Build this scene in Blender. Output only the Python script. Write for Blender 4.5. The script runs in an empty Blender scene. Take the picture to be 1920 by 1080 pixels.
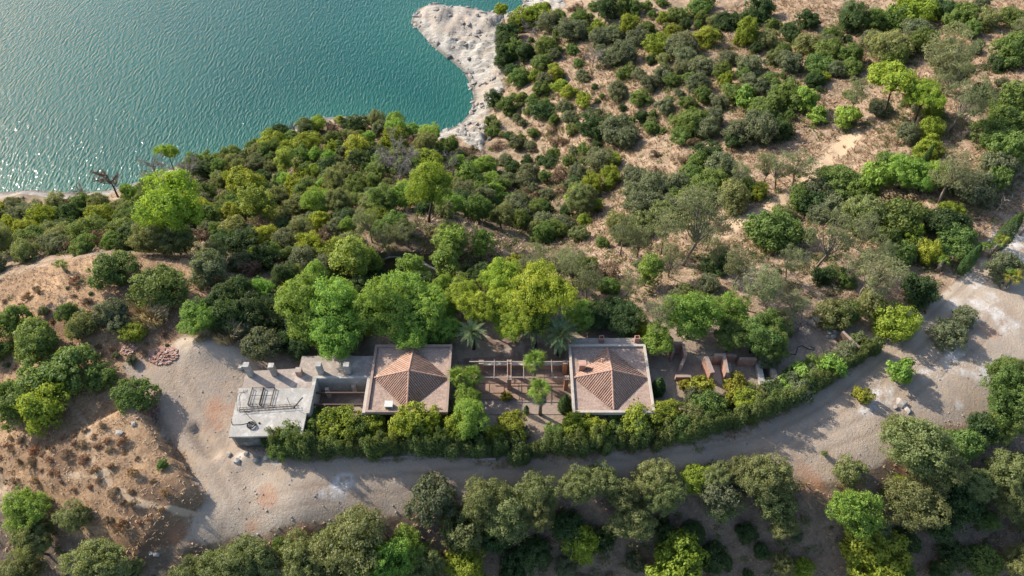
import bpy, math, random
import numpy as np
from math import sin, cos, tan, radians, degrees, pi, sqrt, atan2
from mathutils import Vector, Matrix

# ------------------------------------------------------------------ camera, sky, sun, exposure
scene = bpy.context.scene
COL = scene.collection
CAM_H = 74.0
PITCH = radians(50.0)
FPX = 1321.0                      # focal length in pixels of a 1920 wide frame
cam_d = bpy.data.cameras.new("camera")
cam_d.sensor_width = 36.0
cam_d.lens = 36.0 * FPX / 1920.0
cam_d.clip_start = 0.5
cam_d.clip_end = 4000.0
cam = bpy.data.objects.new("camera", cam_d)
COL.objects.link(cam)
cam.location = (0, 0, CAM_H)
cam.rotation_euler = (radians(90) - PITCH, 0, 0)
scene.camera = cam

SUN_AZ, SUN_EL = radians(149.0), radians(33.0)
SUN_DIR = Vector((cos(SUN_AZ) * cos(SUN_EL), sin(SUN_AZ) * cos(SUN_EL), sin(SUN_EL)))
world = bpy.data.worlds.new("World")
scene.world = world
world.use_nodes = True
wn = world.node_tree
wn.nodes.clear()
sky = wn.nodes.new("ShaderNodeTexSky")
sky.sky_type = 'NISHITA'
sky.sun_disc = False
sky.sun_elevation = SUN_EL
sky.sun_rotation = atan2(SUN_DIR.x, SUN_DIR.y)
sky.dust_density = 1.5
wbg = wn.nodes.new("ShaderNodeBackground")
wbg.inputs[1].default_value = 0.135
wout = wn.nodes.new("ShaderNodeOutputWorld")
wn.links.new(sky.outputs[0], wbg.inputs[0])
wn.links.new(wbg.outputs[0], wout.inputs[0])
sun_d = bpy.data.lights.new("sun", 'SUN')
sun_d.energy = 4.2
sun_d.angle = radians(0.53)
sun_d.color = (1.0, 0.91, 0.78)
sun = bpy.data.objects.new("sun", sun_d)
COL.objects.link(sun)
sun.rotation_euler = SUN_DIR.to_track_quat('Z', 'Y').to_euler()
scene.view_settings.view_transform = 'Standard'
scene.view_settings.look = 'None'
scene.view_settings.gamma = 1.0
scene.view_settings.use_curve_mapping = False
scene.view_settings.exposure = 0.98
scene.cycles.max_bounces = 6
scene.cycles.diffuse_bounces = 3
scene.cycles.transmission_bounces = 4
scene.cycles.sample_clamp_indirect = 4.0
scene.cycles.use_denoising = True

# ------------------------------------------------------------------ helpers
def link(o, parent=None):
    COL.objects.link(o)
    if parent is not None:
        o.parent = parent
    return o

def tag(o, label=None, cat=None, group=None, kind=None):
    if label: o["label"] = label
    if cat: o["category"] = cat
    if cat and not kind: o["kind"] = "thing"
    if group: o["group"] = group
    if kind: o["kind"] = kind
    return o

def empty(name, loc=(0, 0, 0), rz=0.0, s=1.0):
    o = bpy.data.objects.new(name, None)
    o.empty_display_size = 0.3
    o.location = loc
    o.rotation_euler = (0, 0, rz)
    o.scale = (s, s, s) if not hasattr(s, "__len__") else s
    COL.objects.link(o)
    return o

def mesh_np(name, verts, faces, mat=None, attrs=None, smooth=False):
    """verts (n,3), faces (m,k) arrays of one k, or a list of such arrays"""
    me = bpy.data.meshes.new(name)
    verts = np.asarray(verts, dtype=np.float32)
    fl = [np.asarray(f, dtype=np.int32) for f in (faces if isinstance(faces, list) else [faces])]
    fl = [f for f in fl if f.size]
    me.vertices.add(len(verts))
    me.vertices.foreach_set("co", verts.ravel())
    loops = np.concatenate([f.ravel() for f in fl])
    tot = np.concatenate([np.full(len(f), f.shape[1], dtype=np.int32) for f in fl])
    start = np.concatenate([[0], np.cumsum(tot)[:-1]]).astype(np.int32)
    me.loops.add(len(loops))
    me.loops.foreach_set("vertex_index", loops)
    me.polygons.add(len(tot))
    me.polygons.foreach_set("loop_start", start)
    me.polygons.foreach_set("loop_total", tot)
    me.polygons.foreach_set("use_smooth", np.full(len(tot), bool(smooth)))
    me.update(calc_edges=True)
    if attrs:
        for k, a in attrs.items():
            a = np.asarray(a, dtype=np.float32)
            if a.ndim == 1:
                at = me.attributes.new(k, 'FLOAT', 'POINT')
                at.data.foreach_set("value", a)
            else:
                at = me.attributes.new(k, 'FLOAT_COLOR', 'POINT')
                at.data.foreach_set("color", np.c_[a, np.ones(len(a))].astype(np.float32).ravel())
    if mat is not None:
        me.materials.append(mat)
    return me

class MB:
    """collects shapes, builds one mesh object"""
    def __init__(self):
        self.v = []; self.f3 = []; self.f4 = []; self.n = 0
    def add(self, v, f):
        v = np.asarray(v, float).reshape(-1, 3)
        for q in f:
            (self.f4 if len(q) == 4 else self.f3).append([i + self.n for i in q])
        self.v.append(v); self.n += len(v)
        return self
    def box(self, x0, x1, y0, y1, z0, z1, rz=0.0, c=None):
        v = np.array([(x, y, z) for z in (z0, z1) for x, y in ((x0, y0), (x1, y0), (x1, y1), (x0, y1))], float)
        if rz:
            c = c or ((x0 + x1) / 2, (y0 + y1) / 2)
            d = v[:, :2] - c
            v[:, 0] = c[0] + d[:, 0] * cos(rz) - d[:, 1] * sin(rz)
            v[:, 1] = c[1] + d[:, 0] * sin(rz) + d[:, 1] * cos(rz)
        return self.add(v, [(3, 2, 1, 0), (4, 5, 6, 7), (0, 1, 5, 4), (1, 2, 6, 5), (2, 3, 7, 6), (3, 0, 4, 7)])
    def prism(self, poly, z0, z1):
        n = len(poly)
        v = [(x, y, z0) for x, y in poly] + [(x, y, z1) for x, y in poly]
        f = [(i, (i + 1) % n, n + (i + 1) % n, n + i) for i in range(n)]
        self.add(v, f)
        b = self.n - 2 * n
        for i in range(1, n - 1):
            self.f3.append([b + n, b + n + i, b + n + i + 1])
            self.f3.append([b, b + i + 1, b + i])
        return self
    def wall(self, a, b, th, z0, z1):
        a = np.array(a[:2], float); b = np.array(b[:2], float)
        d = (b - a) / np.linalg.norm(b - a); nrm = np.array([-d[1], d[0]]) * th / 2
        return self.prism([tuple(a - nrm), tuple(b - nrm), tuple(b + nrm), tuple(a + nrm)], z0, z1)
    def tube(self, pts, rad, sides=6, cap=True):
        pts = np.asarray(pts, float)
        rad = np.full(len(pts), rad) if np.isscalar(rad) else np.asarray(rad, float)
        t = np.gradient(pts, axis=0)
        t /= np.linalg.norm(t, axis=1)[:, None] + 1e-9
        ref = np.array([0, 0, 1.0]) if abs(t[0][2]) < 0.9 else np.array([1.0, 0, 0])
        vs = []
        for p, tt, r in zip(pts, t, rad):
            u = np.cross(tt, ref); u /= np.linalg.norm(u) + 1e-9
            w = np.cross(tt, u)
            for k in range(sides):
                a = 2 * pi * k / sides
                vs.append(p + r * (cos(a) * u + sin(a) * w))
        f = []
        for i in range(len(pts) - 1):
            for k in range(sides):
                k2 = (k + 1) % sides
                f.append((i * sides + k, (i + 1) * sides + k, (i + 1) * sides + k2, i * sides + k2))
        if cap:
            for base in (0, (len(pts) - 1) * sides):
                for k in range(1, sides - 1):
                    f.append((base, base + k, base + k + 1))
        return self.add(vs, f)
    def rock(self, c, s, rng, sub=True):
        ph = (1 + sqrt(5)) / 2
        v = np.array([(-1, ph, 0), (1, ph, 0), (-1, -ph, 0), (1, -ph, 0), (0, -1, ph), (0, 1, ph), (0, -1, -ph), (0, 1, -ph), (ph, 0, -1), (ph, 0, 1), (-ph, 0, -1), (-ph, 0, 1)]) / 1.9
        v = v * rng.uniform(0.6, 1.15, (12, 1)) * np.array(s) * rng.uniform(0.7, 1.25, 3)
        a = rng.uniform(0, 6.28)
        R = np.array([[cos(a), -sin(a), 0], [sin(a), cos(a), 0], [0, 0, 1]])
        return self.add(v @ R.T + np.array(c), [(0, 11, 5), (0, 5, 1), (0, 1, 7), (0, 7, 10), (0, 10, 11), (1, 5, 9), (5, 11, 4), (11, 10, 2), (10, 7, 6), (7, 1, 8), (3, 9, 4), (3, 4, 2), (3, 2, 6), (3, 6, 8), (3, 8, 9), (4, 9, 5), (2, 4, 11), (6, 2, 10), (8, 6, 7), (9, 8, 1)])
    def mesh(self, name, mat, smooth=False):
        fs = []
        if self.f4: fs.append(np.array(self.f4))
        if self.f3: fs.append(np.array(self.f3))
        return mesh_np(name, np.concatenate(self.v), fs, mat, smooth=smooth)
    def build(self, name, mat, parent=None, smooth=False):
        o = bpy.data.objects.new(name, self.mesh(name, mat, smooth))
        return link(o, parent)

# ------------------------------------------------------------------ pixel -> world
def ray(u, v):
    a = (u - 960.0) / FPX; b = (540.0 - v) / FPX
    d = np.array([a, cos(PITCH) + b * sin(PITCH), -sin(PITCH) + b * cos(PITCH)])
    return d / np.linalg.norm(d)
def onz(u, v, z):
    d = ray(u, v)
    return np.array([0, 0, CAM_H]) + d * ((z - CAM_H) / d[2])
def sstep(a, b, x):
    t = np.clip((x - a) / (b - a), 0, 1)
    return t * t * (3 - 2 * t)

# value noise (numpy), for relief and for ragged edges of the ground kinds
def vnoise(x, y, seed=0):
    xi = np.floor(x).astype(np.int64); yi = np.floor(y).astype(np.int64)
    fx = x - xi; fy = y - yi
    fx = fx * fx * (3 - 2 * fx); fy = fy * fy * (3 - 2 * fy)
    def h(i, j):
        n = (i * 374761393 + j * 668265263 + seed * 982451653) & 0xffffffff
        n = ((n ^ (n >> 13)) * 1274126177) & 0xffffffff
        return ((n ^ (n >> 16)) & 0xffff) / 65535.0
    return (h(xi, yi) * (1 - fx) + h(xi + 1, yi) * fx) * (1 - fy) + (h(xi, yi + 1) * (1 - fx) + h(xi + 1, yi + 1) * fx) * fy
def fbm(x, y, oct=4, seed=0):
    s = 0; a = 0.5; t = 0
    for k in range(oct):
        s = s + a * vnoise(x * 2 ** k, y * 2 ** k, seed + k * 7); t += a; a *= 0.5
    return s / t

# ------------------------------------------------------------------ materials
def nt(mat):
    mat.use_nodes = True
    t = mat.node_tree
    t.nodes.clear()
    return t
def N(t, typ, **kw):
    n = t.nodes.new(typ)
    for k, val in kw.items():
        setattr(n, k, val)
    return n
def mixc(t, fac, a, b, blend='MIX'):
    m = N(t, "ShaderNodeMix", data_type='RGBA', blend_type=blend)
    for sock, val in ((m.inputs[0], fac), (m.inputs[6], a), (m.inputs[7], b)):
        if hasattr(val, "is_linked"): t.links.new(val, sock)
        elif isinstance(val, (int, float)): sock.default_value = val
        else: sock.default_value = (*val, 1.0)
    return m.outputs[2]
def noise(t, scale, detail=4.0, rough=0.55, vec=None, dist=0.0):
    n = N(t, "ShaderNodeTexNoise")
    n.inputs["Scale"].default_value = scale
    n.inputs["Detail"].default_value = detail
    n.inputs["Roughness"].default_value = rough
    n.inputs["Distortion"].default_value = dist
    if vec is not None: t.links.new(vec, n.inputs["Vector"])
    return n
def ramp(t, src, p0, p1, c0=(0, 0, 0), c1=(1, 1, 1)):
    r = N(t, "ShaderNodeValToRGB")
    r.color_ramp.elements[0].position = p0; r.color_ramp.elements[0].color = (*c0, 1)
    r.color_ramp.elements[1].position = p1; r.color_ramp.elements[1].color = (*c1, 1)
    t.links.new(src, r.inputs[0])
    return r.outputs[0]
def finish(t, col, rough=0.9, bump=None, bstr=0.3, bdist=0.05, spec=0.3):
    b = N(t, "ShaderNodeBsdfPrincipled")
    if hasattr(col, "is_linked"): t.links.new(col, b.inputs["Base Color"])
    else: b.inputs["Base Color"].default_value = (*col, 1)
    b.inputs["Roughness"].default_value = rough
    b.inputs["Specular IOR Level"].default_value = spec
    if bump is not None:
        bp = N(t, "ShaderNodeBump")
        bp.inputs["Strength"].default_value = bstr
        bp.inputs["Distance"].default_value = bdist
        t.links.new(bump, bp.inputs["Height"])
        t.links.new(bp.outputs[0], b.inputs["Normal"])
    o = N(t, "ShaderNodeOutputMaterial")
    t.links.new(b.outputs[0], o.inputs[0])
    return b

def worn(name, c0, c1, c2=None, s1=1.2, s2=6.0, rough=0.9, bstr=0.3, per_object=0.0):
    """weathered masonry-like surface: two tones, a stain tone, grain"""
    m = bpy.data.materials.new(name); t = nt(m)
    g = N(t, "ShaderNodeNewGeometry")
    n1 = noise(t, s1, 5, 0.6, g.outputs["Position"]); n2 = noise(t, s2, 5, 0.65, g.outputs["Position"])
    c = mixc(t, ramp(t, n1.outputs[0], 0.35, 0.65), c0, c1)
    c = mixc(t, ramp(t, n2.outputs[0], 0.3, 0.75), c, tuple(x * 0.72 for x in c1))
    if c2:
        n3 = noise(t, s1 * 0.6, 6, 0.7, g.outputs["Position"], 0.6)
        c = mixc(t, ramp(t, n3.outputs[0], 0.52, 0.68), c, c2)
    if per_object:
        oi = N(t, "ShaderNodeObjectInfo")
        hv = N(t, "ShaderNodeHueSaturation")
        mr = N(t, "ShaderNodeMapRange")
        mr.inputs[3].default_value = 1 - per_object; mr.inputs[4].default_value = 1 + per_object
        t.links.new(oi.outputs["Random"], mr.inputs[0]); t.links.new(mr.outputs[0], hv.inputs["Value"])
        t.links.new(c, hv.inputs["Color"]); c = hv.outputs[0]
    n4 = noise(t, 22.0, 3, 0.6, g.outputs["Position"])
    finish(t, c, rough, n4.outputs[0], bstr, 0.03)
    return m

M = {}
M['coping_pink'] = worn("pink_coping", (0.36, 0.265, 0.215), (0.30, 0.22, 0.18), (0.20, 0.165, 0.14))
M['coping_white'] = worn("white_coping", (0.50, 0.44, 0.375), (0.43, 0.375, 0.32), (0.28, 0.24, 0.21))
M['plaster'] = worn("plaster", (0.55, 0.46, 0.38), (0.48, 0.40, 0.33), (0.30, 0.25, 0.21))
M['concrete'] = worn("concrete", (0.36, 0.30, 0.255), (0.29, 0.245, 0.21), (0.43, 0.37, 0.32))
M['concrete_pale'] = worn("pale_concrete", (0.42, 0.40, 0.365), (0.33, 0.315, 0.285), (0.50, 0.475, 0.44))
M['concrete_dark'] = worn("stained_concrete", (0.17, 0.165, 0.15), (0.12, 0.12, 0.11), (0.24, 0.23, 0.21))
M['brickred'] = worn("pink_masonry", (0.40, 0.225, 0.165), (0.34, 0.19, 0.14), (0.47, 0.30, 0.23), s1=0.9)
M['orange_plaster'] = worn("orange_plaster", (0.48, 0.22, 0.12), (0.40, 0.18, 0.10), (0.30, 0.15, 0.10))
M['brown_wall'] = worn("brown_wall", (0.16, 0.10, 0.07), (0.12, 0.08, 0.06), (0.20, 0.13, 0.09))
M['tile'] = worn("barrel_tile", (0.46, 0.32, 0.255), (0.38, 0.225, 0.165), (0.27, 0.18, 0.145), s1=2.0, s2=9.0, per_object=0.13)
M['tilebed'] = worn("tile_bed", (0.17, 0.11, 0.085), (0.13, 0.085, 0.065))
M['rust'] = worn("rusty_steel", (0.10, 0.06, 0.045), (0.07, 0.045, 0.035), rough=0.7)
M['pipe_white'] = worn("painted_beam", (0.40, 0.32, 0.27), (0.33, 0.26, 0.22))
M['hose'] = worn("black_hose", (0.02, 0.02, 0.022), (0.03, 0.03, 0.03), rough=0.5)
M['wood_and_shade_dark'] = worn("dark_wood_and_shade", (0.06, 0.035, 0.022), (0.045, 0.028, 0.02))
M['soilfloor'] = worn("dirt_floor", (0.24, 0.17, 0.13), (0.16, 0.11, 0.085), (0.34, 0.27, 0.22), s1=0.5)
M['rock'] = worn("limestone", (0.40, 0.37, 0.33), (0.31, 0.28, 0.25), (0.22, 0.20, 0.18), s1=0.7, s2=3.0, per_object=0.15)
M['rubble'] = worn("brick_rubble", (0.42, 0.28, 0.22), (0.30, 0.16, 0.12), (0.50, 0.42, 0.36), s1=2.5)
M['bark'] = worn("bark", (0.075, 0.055, 0.042), (0.05, 0.038, 0.03), s1=3)
M['bark_pale'] = worn("pale_bark", (0.34, 0.29, 0.24), (0.22, 0.18, 0.15), (0.10, 0.08, 0.07), s1=2)
M['deadgrey'] = worn("dead_wood", (0.20, 0.175, 0.165), (0.15, 0.13, 0.125), s1=3)
M['deadred'] = worn("scorched_wood", (0.11, 0.06, 0.05), (0.07, 0.045, 0.04), s1=3)
M['vent'] = worn("white_metal", (0.62, 0.60, 0.55), (0.54, 0.52, 0.48))

def brick_mat(name, c1, c2, mortar, scale, stain):
    m = bpy.data.materials.new(name); t = nt(m)
    g = N(t, "ShaderNodeNewGeometry")
    b = N(t, "ShaderNodeTexBrick")
    t.links.new(g.outputs["Position"], b.inputs["Vector"])
    b.inputs["Color1"].default_value = (*c1, 1); b.inputs["Color2"].default_value = (*c2, 1)
    b.inputs["Mortar"].default_value = (*mortar, 1)
    b.inputs["Scale"].default_value = scale
    b.inputs["Mortar Size"].default_value = 0.03
    b.inputs["Brick Width"].default_value = 0.5; b.inputs["Row Height"].default_value = 0.3
    n1 = noise(t, 0.55, 6, 0.65, g.outputs["Position"], 0.4)
    n2 = noise(t, 3.5, 6, 0.7, g.outputs["Position"])
    c = mixc(t, ramp(t, n1.outputs[0], 0.42, 0.62), b.outputs[0], stain)
    c = mixc(t, ramp(t, n2.outputs[0], 0.42, 0.72), c, tuple(x * 1.15 for x in c1))
    n3 = noise(t, 14.0, 4, 0.7, g.outputs["Position"])
    c = mixc(t, ramp(t, n3.outputs[0], 0.5, 0.8), c, tuple(x * 0.5 for x in stain))
    finish(t, c, 0.92, n3.outputs[0], 0.35, 0.03)
    return m
M['terracotta'] = worn('terracotta_paving', (0.33, 0.225, 0.165), (0.26, 0.17, 0.125), (0.20, 0.14, 0.11))
M['roofpave'] = brick_mat("brick_paved_roof", (0.38, 0.28, 0.225), (0.30, 0.20, 0.155), (0.20, 0.15, 0.12), 1.35, (0.23, 0.17, 0.14))
M['patio'] = brick_mat("patio_paving", (0.30, 0.23, 0.19), (0.26, 0.20, 0.165), (0.18, 0.14, 0.12), 1.3, (0.23, 0.185, 0.155))
# ------------------------------------------------------------------ terrain
LAKE_Z = -30.0
SHORE_PX = [(-700, 400), (-200, 376), (0, 360), (60, 356), (150, 361), (200, 357), (232, 348), (268, 338), (310, 318), (350, 304), (395, 292), (432, 287), (470, 274),
            (510, 262), (545, 243), (580, 226), (620, 219), (680, 217), (720, 221), (752, 231), (775, 238), (790, 254), (806, 252), (832, 245), (862, 234), (880, 212),
            (888, 186), (882, 158), (866, 132), (842, 112), (812, 88), (784, 58), (768, 40), (784, 16), (815, 7), (868, 12), (918, 22), (958, 21), (982, 14),
            (976, -6), (950, -60), (880, -200), (700, -420), (-1800, -420), (-2600, 300)]
SHORE = np.array([onz(u, v, LAKE_Z)[:2] for u, v in SHORE_PX])

def poly_sd(P, X, Y):
    """signed distance to polygon P (positive inside)"""
    x = X.ravel(); y = Y.ravel()
    d2 = np.full(x.shape, 1e18); inside = np.zeros(x.shape, bool)
    n = len(P)
    for i in range(n):
        ax, ay = P[i]; bx, by = P[(i + 1) % n]
        ex, ey = bx - ax, by - ay
        tt = np.clip(((x - ax) * ex + (y - ay) * ey) / (ex * ex + ey * ey + 1e-12), 0, 1)
        d2 = np.minimum(d2, (x - ax - tt * ex) ** 2 + (y - ay - tt * ey) ** 2)
        if ay != by:
            c = ((ay > y) != (by > y)) & (x < (bx - ax) * (y - ay) / (by - ay) + ax)
            inside ^= c
    return (np.where(inside, 1, -1) * np.sqrt(d2)).reshape(X.shape)

def line_d(P, X, Y):
    """distance to an open polyline, and side (+ left of travel)"""
    x = X.ravel(); y = Y.ravel()
    d2 = np.full(x.shape, 1e18); side = np.zeros(x.shape); par = np.zeros(x.shape)
    for i in range(len(P) - 1):
        ax, ay = P[i]; ex, ey = P[i + 1][0] - ax, P[i + 1][1] - ay
        tt = np.clip(((x - ax) * ex + (y - ay) * ey) / (ex * ex + ey * ey + 1e-12), 0, 1)
        d = (x - ax - tt * ex) ** 2 + (y - ay - tt * ey) ** 2
        k = d < d2
        d2 = np.where(k, d, d2)
        side = np.where(k, np.sign(ex * (y - ay) - ey * (x - ax)), side)
        par = np.where(k, (i + tt) / (len(P) - 1), par)
    return np.sqrt(d2).reshape(X.shape), side.reshape(X.shape), par.reshape(X.shape)

CP = [  # pixel, pixel, ground height there
    # house pad, road
    (470, 690, 0.9), (430, 760, 0.2), (430, 840, -0.2), (560, 640, 0.2), (760, 640, 0), (960, 640, 0), (1150, 640, 0), (1300, 650, 0), (1450, 650, 0), (1600, 640, 0),
    (520, 760, 0), (700, 720, 0), (950, 720, 0), (1150, 720, 0), (1350, 720, 0), (500, 850, -0.2), (700, 850, 0), (960, 830, 0), (1200, 830, 0), (1400, 780, 0),
    (400, 930, -0.4), (560, 960, -0.6), (700, 900, -0.5), (900, 890, -0.5), (1100, 880, -0.5), (1300, 860, -0.4), (1500, 830, -0.2), (1500, 760, -0.1),
    (1650, 700, 0), (1750, 620, 0.3), (1860, 500, 0.8), (1940, 430, 1.2), (1780, 740, 0), (1620, 850, -0.4), (1860, 680, 0.2), (2050, 420, 2.2), (2150, 560, 1.5),
    # left lot, knoll
    (330, 850, -0.2), (300, 760, 0.2), (260, 690, 1.0), (380, 650, 2.2), (400, 700, 1.2), (340, 600, 1.8), (230, 500, 2.6), (120, 510, 2.6), (300, 510, 2.2), (40, 540, 1.2), (0, 620, 0.8), (150, 640, 1.6),
    (200, 760, 1.2), (100, 800, 0.8), (0, 780, 0.2), (200, 900, 0.4), (60, 920, -0.6), (300, 960, 0.0), (340, 1020, -0.8), (250, 1070, -3.0), (80, 1060, -5.0), (-150, 700, -1), (-300, 560, -2), (-200, 950, -4),
    # slope under the road
    (420, 1060, -3.5), (600, 1060, -5.0), (760, 1010, -4.0), (900, 1060, -7.5), (1100, 1060, -8.5), (1300, 1060, -9.0), (1050, 960, -4.2), (1250, 960, -4.8), (1450, 960, -4.2), (1500, 1060, -8.5),
    (1580, 940, -2.6), (1700, 960, -4.5), (1700, 1060, -8.0), (1850, 1000, -6.5), (1850, 860, -3.0), (1920, 780, -2.0), (2050, 900, -6), (700, 1200, -11), (1200, 1200, -15), (1800, 1200, -14), (100, 1200, -10),
    # back of the house, tunnel cutting, slope to the lake
    (760, 590, -0.6), (960, 590, -0.4), (560, 580, -0.8), (600, 535, -3.5), (700, 520, -6.6), (745, 512, -7.2), (800, 505, -6.6), (745, 452, -3.2), (820, 440, -3.6), (680, 455, -5.0),
    (900, 540, -1.8), (960, 470, -7.0), (1000, 540, -1.4), (1090, 560, -0.6), (1100, 500, -3.5), (870, 425, -5.5),
    (450, 500, -3.5), (400, 450, -10), (300, 450, -8.5), (150, 450, -8.5), (0, 470, -6.5), (0, 420, -17), (150, 410, -18), (300, 400, -18), (500, 420, -13), (600, 400, -13), (500, 350, -21.5), (400, 350, -22), (640, 330, -21),
    (700, 380, -14), (800, 380, -12.5), (760, 320, -20), (900, 380, -15), (860, 320, -23), (950, 330, -25), (600, 270, -26.5), (700, 260, -27),
    # gully and the hill across it
    (1000, 440, -11.5), (1030, 380, -18), (1080, 330, -19.5), (1000, 300, -25), (960, 260, -27.2), (1100, 440, -9.0), (1150, 400, -10.5), (1120, 350, -15.5), (1200, 300, -12.5), (1100, 270, -18), (1030, 220, -22), (1150, 200, -15),
    (970, 150, -25), (1050, 120, -21), (1000, 60, -25.5), (960, 60, -27), (1100, 50, -21), (1060, -30, -27), (1180, -20, -20), (1200, 100, -16), (1300, 200, -9.5), (1300, 60, -14), (1400, 120, -9), (1450, 30, -12), (1350, 300, -7.5),
    (1450, 230, -6), (1250, 420, -6.5), (1300, 470, -3.8), (1430, 400, -4.2), (1500, 350, -4.0), (1560, 290, -3.4), (1600, 200, -4.0), (1450, 480, -1.6), (1560, 500, -0.6), (1650, 560, 0), (1600, 400, -2.2), (1720, 300, 0.2),
    (1700, 200, -1.0), (1700, 80, -4.0), (1850, 180, 2.0), (1850, 60, 0.5), (1920, 0, -0.5), (1600, 40, -7.5), (1750, 450, 0.4), (1850, 380, 1.8), (1920, 300, 3.5), (2100, 250, 6.0), (2200, 60, 5), (1700, -120, -6), (1300, -150, -18), (1000, -300, -28), (2300, -100, 4),
]
CPW = np.array([[*onz(u, v, z)[:2], z] for u, v, z in CP])
def tps_fit(P):
    n = len(P); S = 30.0
    xy = P[:, :2] / S
    d = np.linalg.norm(xy[:, None] - xy[None], axis=2)
    K = np.where(d > 0, d * d * np.log(d + 1e-12), 0) + np.eye(n) * 0.006
    Q = np.c_[np.ones(n), xy]
    A = np.block([[K, Q], [Q.T, np.zeros((3, 3))]])
    w = np.linalg.solve(A, np.r_[P[:, 2], 0, 0, 0])
    def f(X, Y):
        x = X.ravel() / S; y = Y.ravel() / S
        out = w[n] + w[n + 1] * x + w[n + 2] * y
        for i in range(n):
            r2 = (x - xy[i, 0]) ** 2 + (y - xy[i, 1]) ** 2
            out += w[i] * 0.5 * r2 * np.log(r2 + 1e-12)
        return out.reshape(X.shape)
    return f
TPS = tps_fit(CPW)
GX = np.arange(-190, 190.1, 0.5)
GY = np.concatenate([np.arange(8, 20, 0.8), np.arange(20, 82, 0.4), np.arange(82, 175, 0.7), np.arange(175, 300, 2.5)])
XX, YY = np.meshgrid(GX, GY)
ZZ = np.clip(TPS(XX, YY), -40, 14)
# far outside the measured points the ground levels out
far = sstep(110, 170, np.abs(XX)) + sstep(190, 260, YY)
ZZ = ZZ * (1 - np.clip(far, 0, 1)) + np.clip(far, 0, 1) * np.clip(ZZ, -26, 6)
SD_LAKE = poly_sd(SHORE, XX, YY)
outd = np.clip(-SD_LAKE, 0, None)
shore_w = sstep(1.0, 16.0, outd)
bankz = LAKE_Z + 0.16 * outd + 0.012 * outd ** 2
ZZ = np.where(SD_LAKE > 0, LAKE_Z - 0.02 - 0.30 * SD_LAKE, bankz * (1 - shore_w) + np.maximum(ZZ, LAKE_Z + 0.10 * outd) * shore_w)
ZZ = np.clip(ZZ, -60, 20)

def make_sampler(Z):
    def f(x, y):
        x = np.asarray(x, float); y = np.asarray(y, float)
        i = np.clip(np.searchsorted(GX, x) - 1, 0, len(GX) - 2); j = np.clip(np.searchsorted(GY, y) - 1, 0, len(GY) - 2)
        tx = np.clip((x - GX[i]) / (GX[i + 1] - GX[i]), 0, 1); ty = np.clip((y - GY[j]) / (GY[j + 1] - GY[j]), 0, 1)
        return (Z[j, i] * (1 - tx) + Z[j, i + 1] * tx) * (1 - ty) + (Z[j + 1, i] * (1 - tx) + Z[j + 1, i + 1] * tx) * ty
    return f
zof = make_sampler(ZZ)
TS = np.arange(30, 420, 0.8)
def hit(u, v, off=0.0):
    """where the sight line through a pixel meets the ground raised by off"""
    d = ray(u, v)
    x = d[0] * TS; y = d[1] * TS; z = CAM_H + d[2] * TS
    g = np.maximum(zof(x, y), LAKE_Z) + off
    k = np.nonzero(z < g)[0]
    if len(k) == 0 or k[0] == 0:
        return onz(u, v, LAKE_Z)
    a = k[0] - 1; b = k[0]
    da = z[a] - g[a]; db = z[b] - g[b]
    t = TS[a] + (TS[b] - TS[a]) * da / (da - db)
    return np.array([d[0] * t, d[1] * t, CAM_H + d[2] * t])
def hits(pts): return np.array([hit(u, v)[:2] for u, v in pts])

# ---- kinds of ground, as areas on the ground
def area(px, soft=1.2, ragged=1.4, seed=0):
    sd = poly_sd(hits(px), XX, YY)
    sd = sd + (fbm(XX / 3.0, YY / 3.0, 4, seed) - 0.5) * 2 * ragged
    return sstep(-soft, soft, sd)
def track(px, w, soft=0.5, seed=0, ragged=0.8):
    d, _, _ = line_d(hits(px), XX, YY)
    d = d + (fbm(XX / 2.0, YY / 2.0, 3, seed) - 0.5) * ragged
    return 1 - sstep(w / 2 - soft, w / 2 + soft, d)
ROAD_PX = [(345, 1012), (358, 968), (398, 938), (345, 868), (300, 812), (282, 770), (255, 720), (235, 682), (300, 652), (345, 636), (420, 640), (458, 660), (475, 690), (445, 730), (428, 822), (480, 845), (560, 858),
           (900, 868), (1100, 862), (1250, 845), (1400, 815), (1480, 775), (1560, 720), (1650, 655), (1720, 590), (1800, 520), (1860, 470), (1925, 425), (2020, 380), (2030, 560), (1930, 640), (1900, 700), (1872, 760),
           (1850, 800), (1760, 790), (1700, 800), (1680, 860), (1600, 890), (1500, 898), (1430, 880), (1300, 900), (1150, 915), (950, 918), (850, 930), (770, 968), (650, 975), (560, 992), (450, 1012), (380, 1028)]
A_road = area(ROAD_PX, 0.9, 1.0, 3)
A_pad = area([(440, 735), (470, 680), (560, 610), (850, 610), (1080, 570), (1250, 610), (1500, 600), (1620, 620), (1645, 650), (1480, 765), (1300, 828), (900, 860), (520, 850), (430, 815)], 1.0, 1.2, 5)
A_grass = area([(-200, 560), (0, 525), (60, 505), (130, 488), (230, 478), (350, 480), (410, 560), (330, 640), (238, 690), (282, 770), (398, 938), (358, 970), (345, 1012), (240, 1060), (150, 1010), (0, 900), (-200, 900)], 1.2, 1.5, 8)
A_forest = area([(-300, 470), (0, 500), (140, 470), (340, 475), (440, 560), (520, 640), (850, 620), (1080, 600), (1090, 560), (1090, 480), (1080, 420), (1180, 360), (1080, 320), (960, 330), (880, 300), (740, 245), (640, 228), (540, 260), (420, 300), (300, 350), (200, 385), (0, 390), (-300, 400)], 2.0, 2.5, 11)
A_lower = area([(240, 1062), (380, 1030), (560, 995), (770, 972), (950, 922), (1300, 905), (1500, 902), (1620, 905), (1700, 800), (1860, 800), (2000, 600), (2300, 900), (2300, 1300), (-300, 1300), (-200, 960), (60, 960)], 1.2, 1.2, 13)
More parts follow.
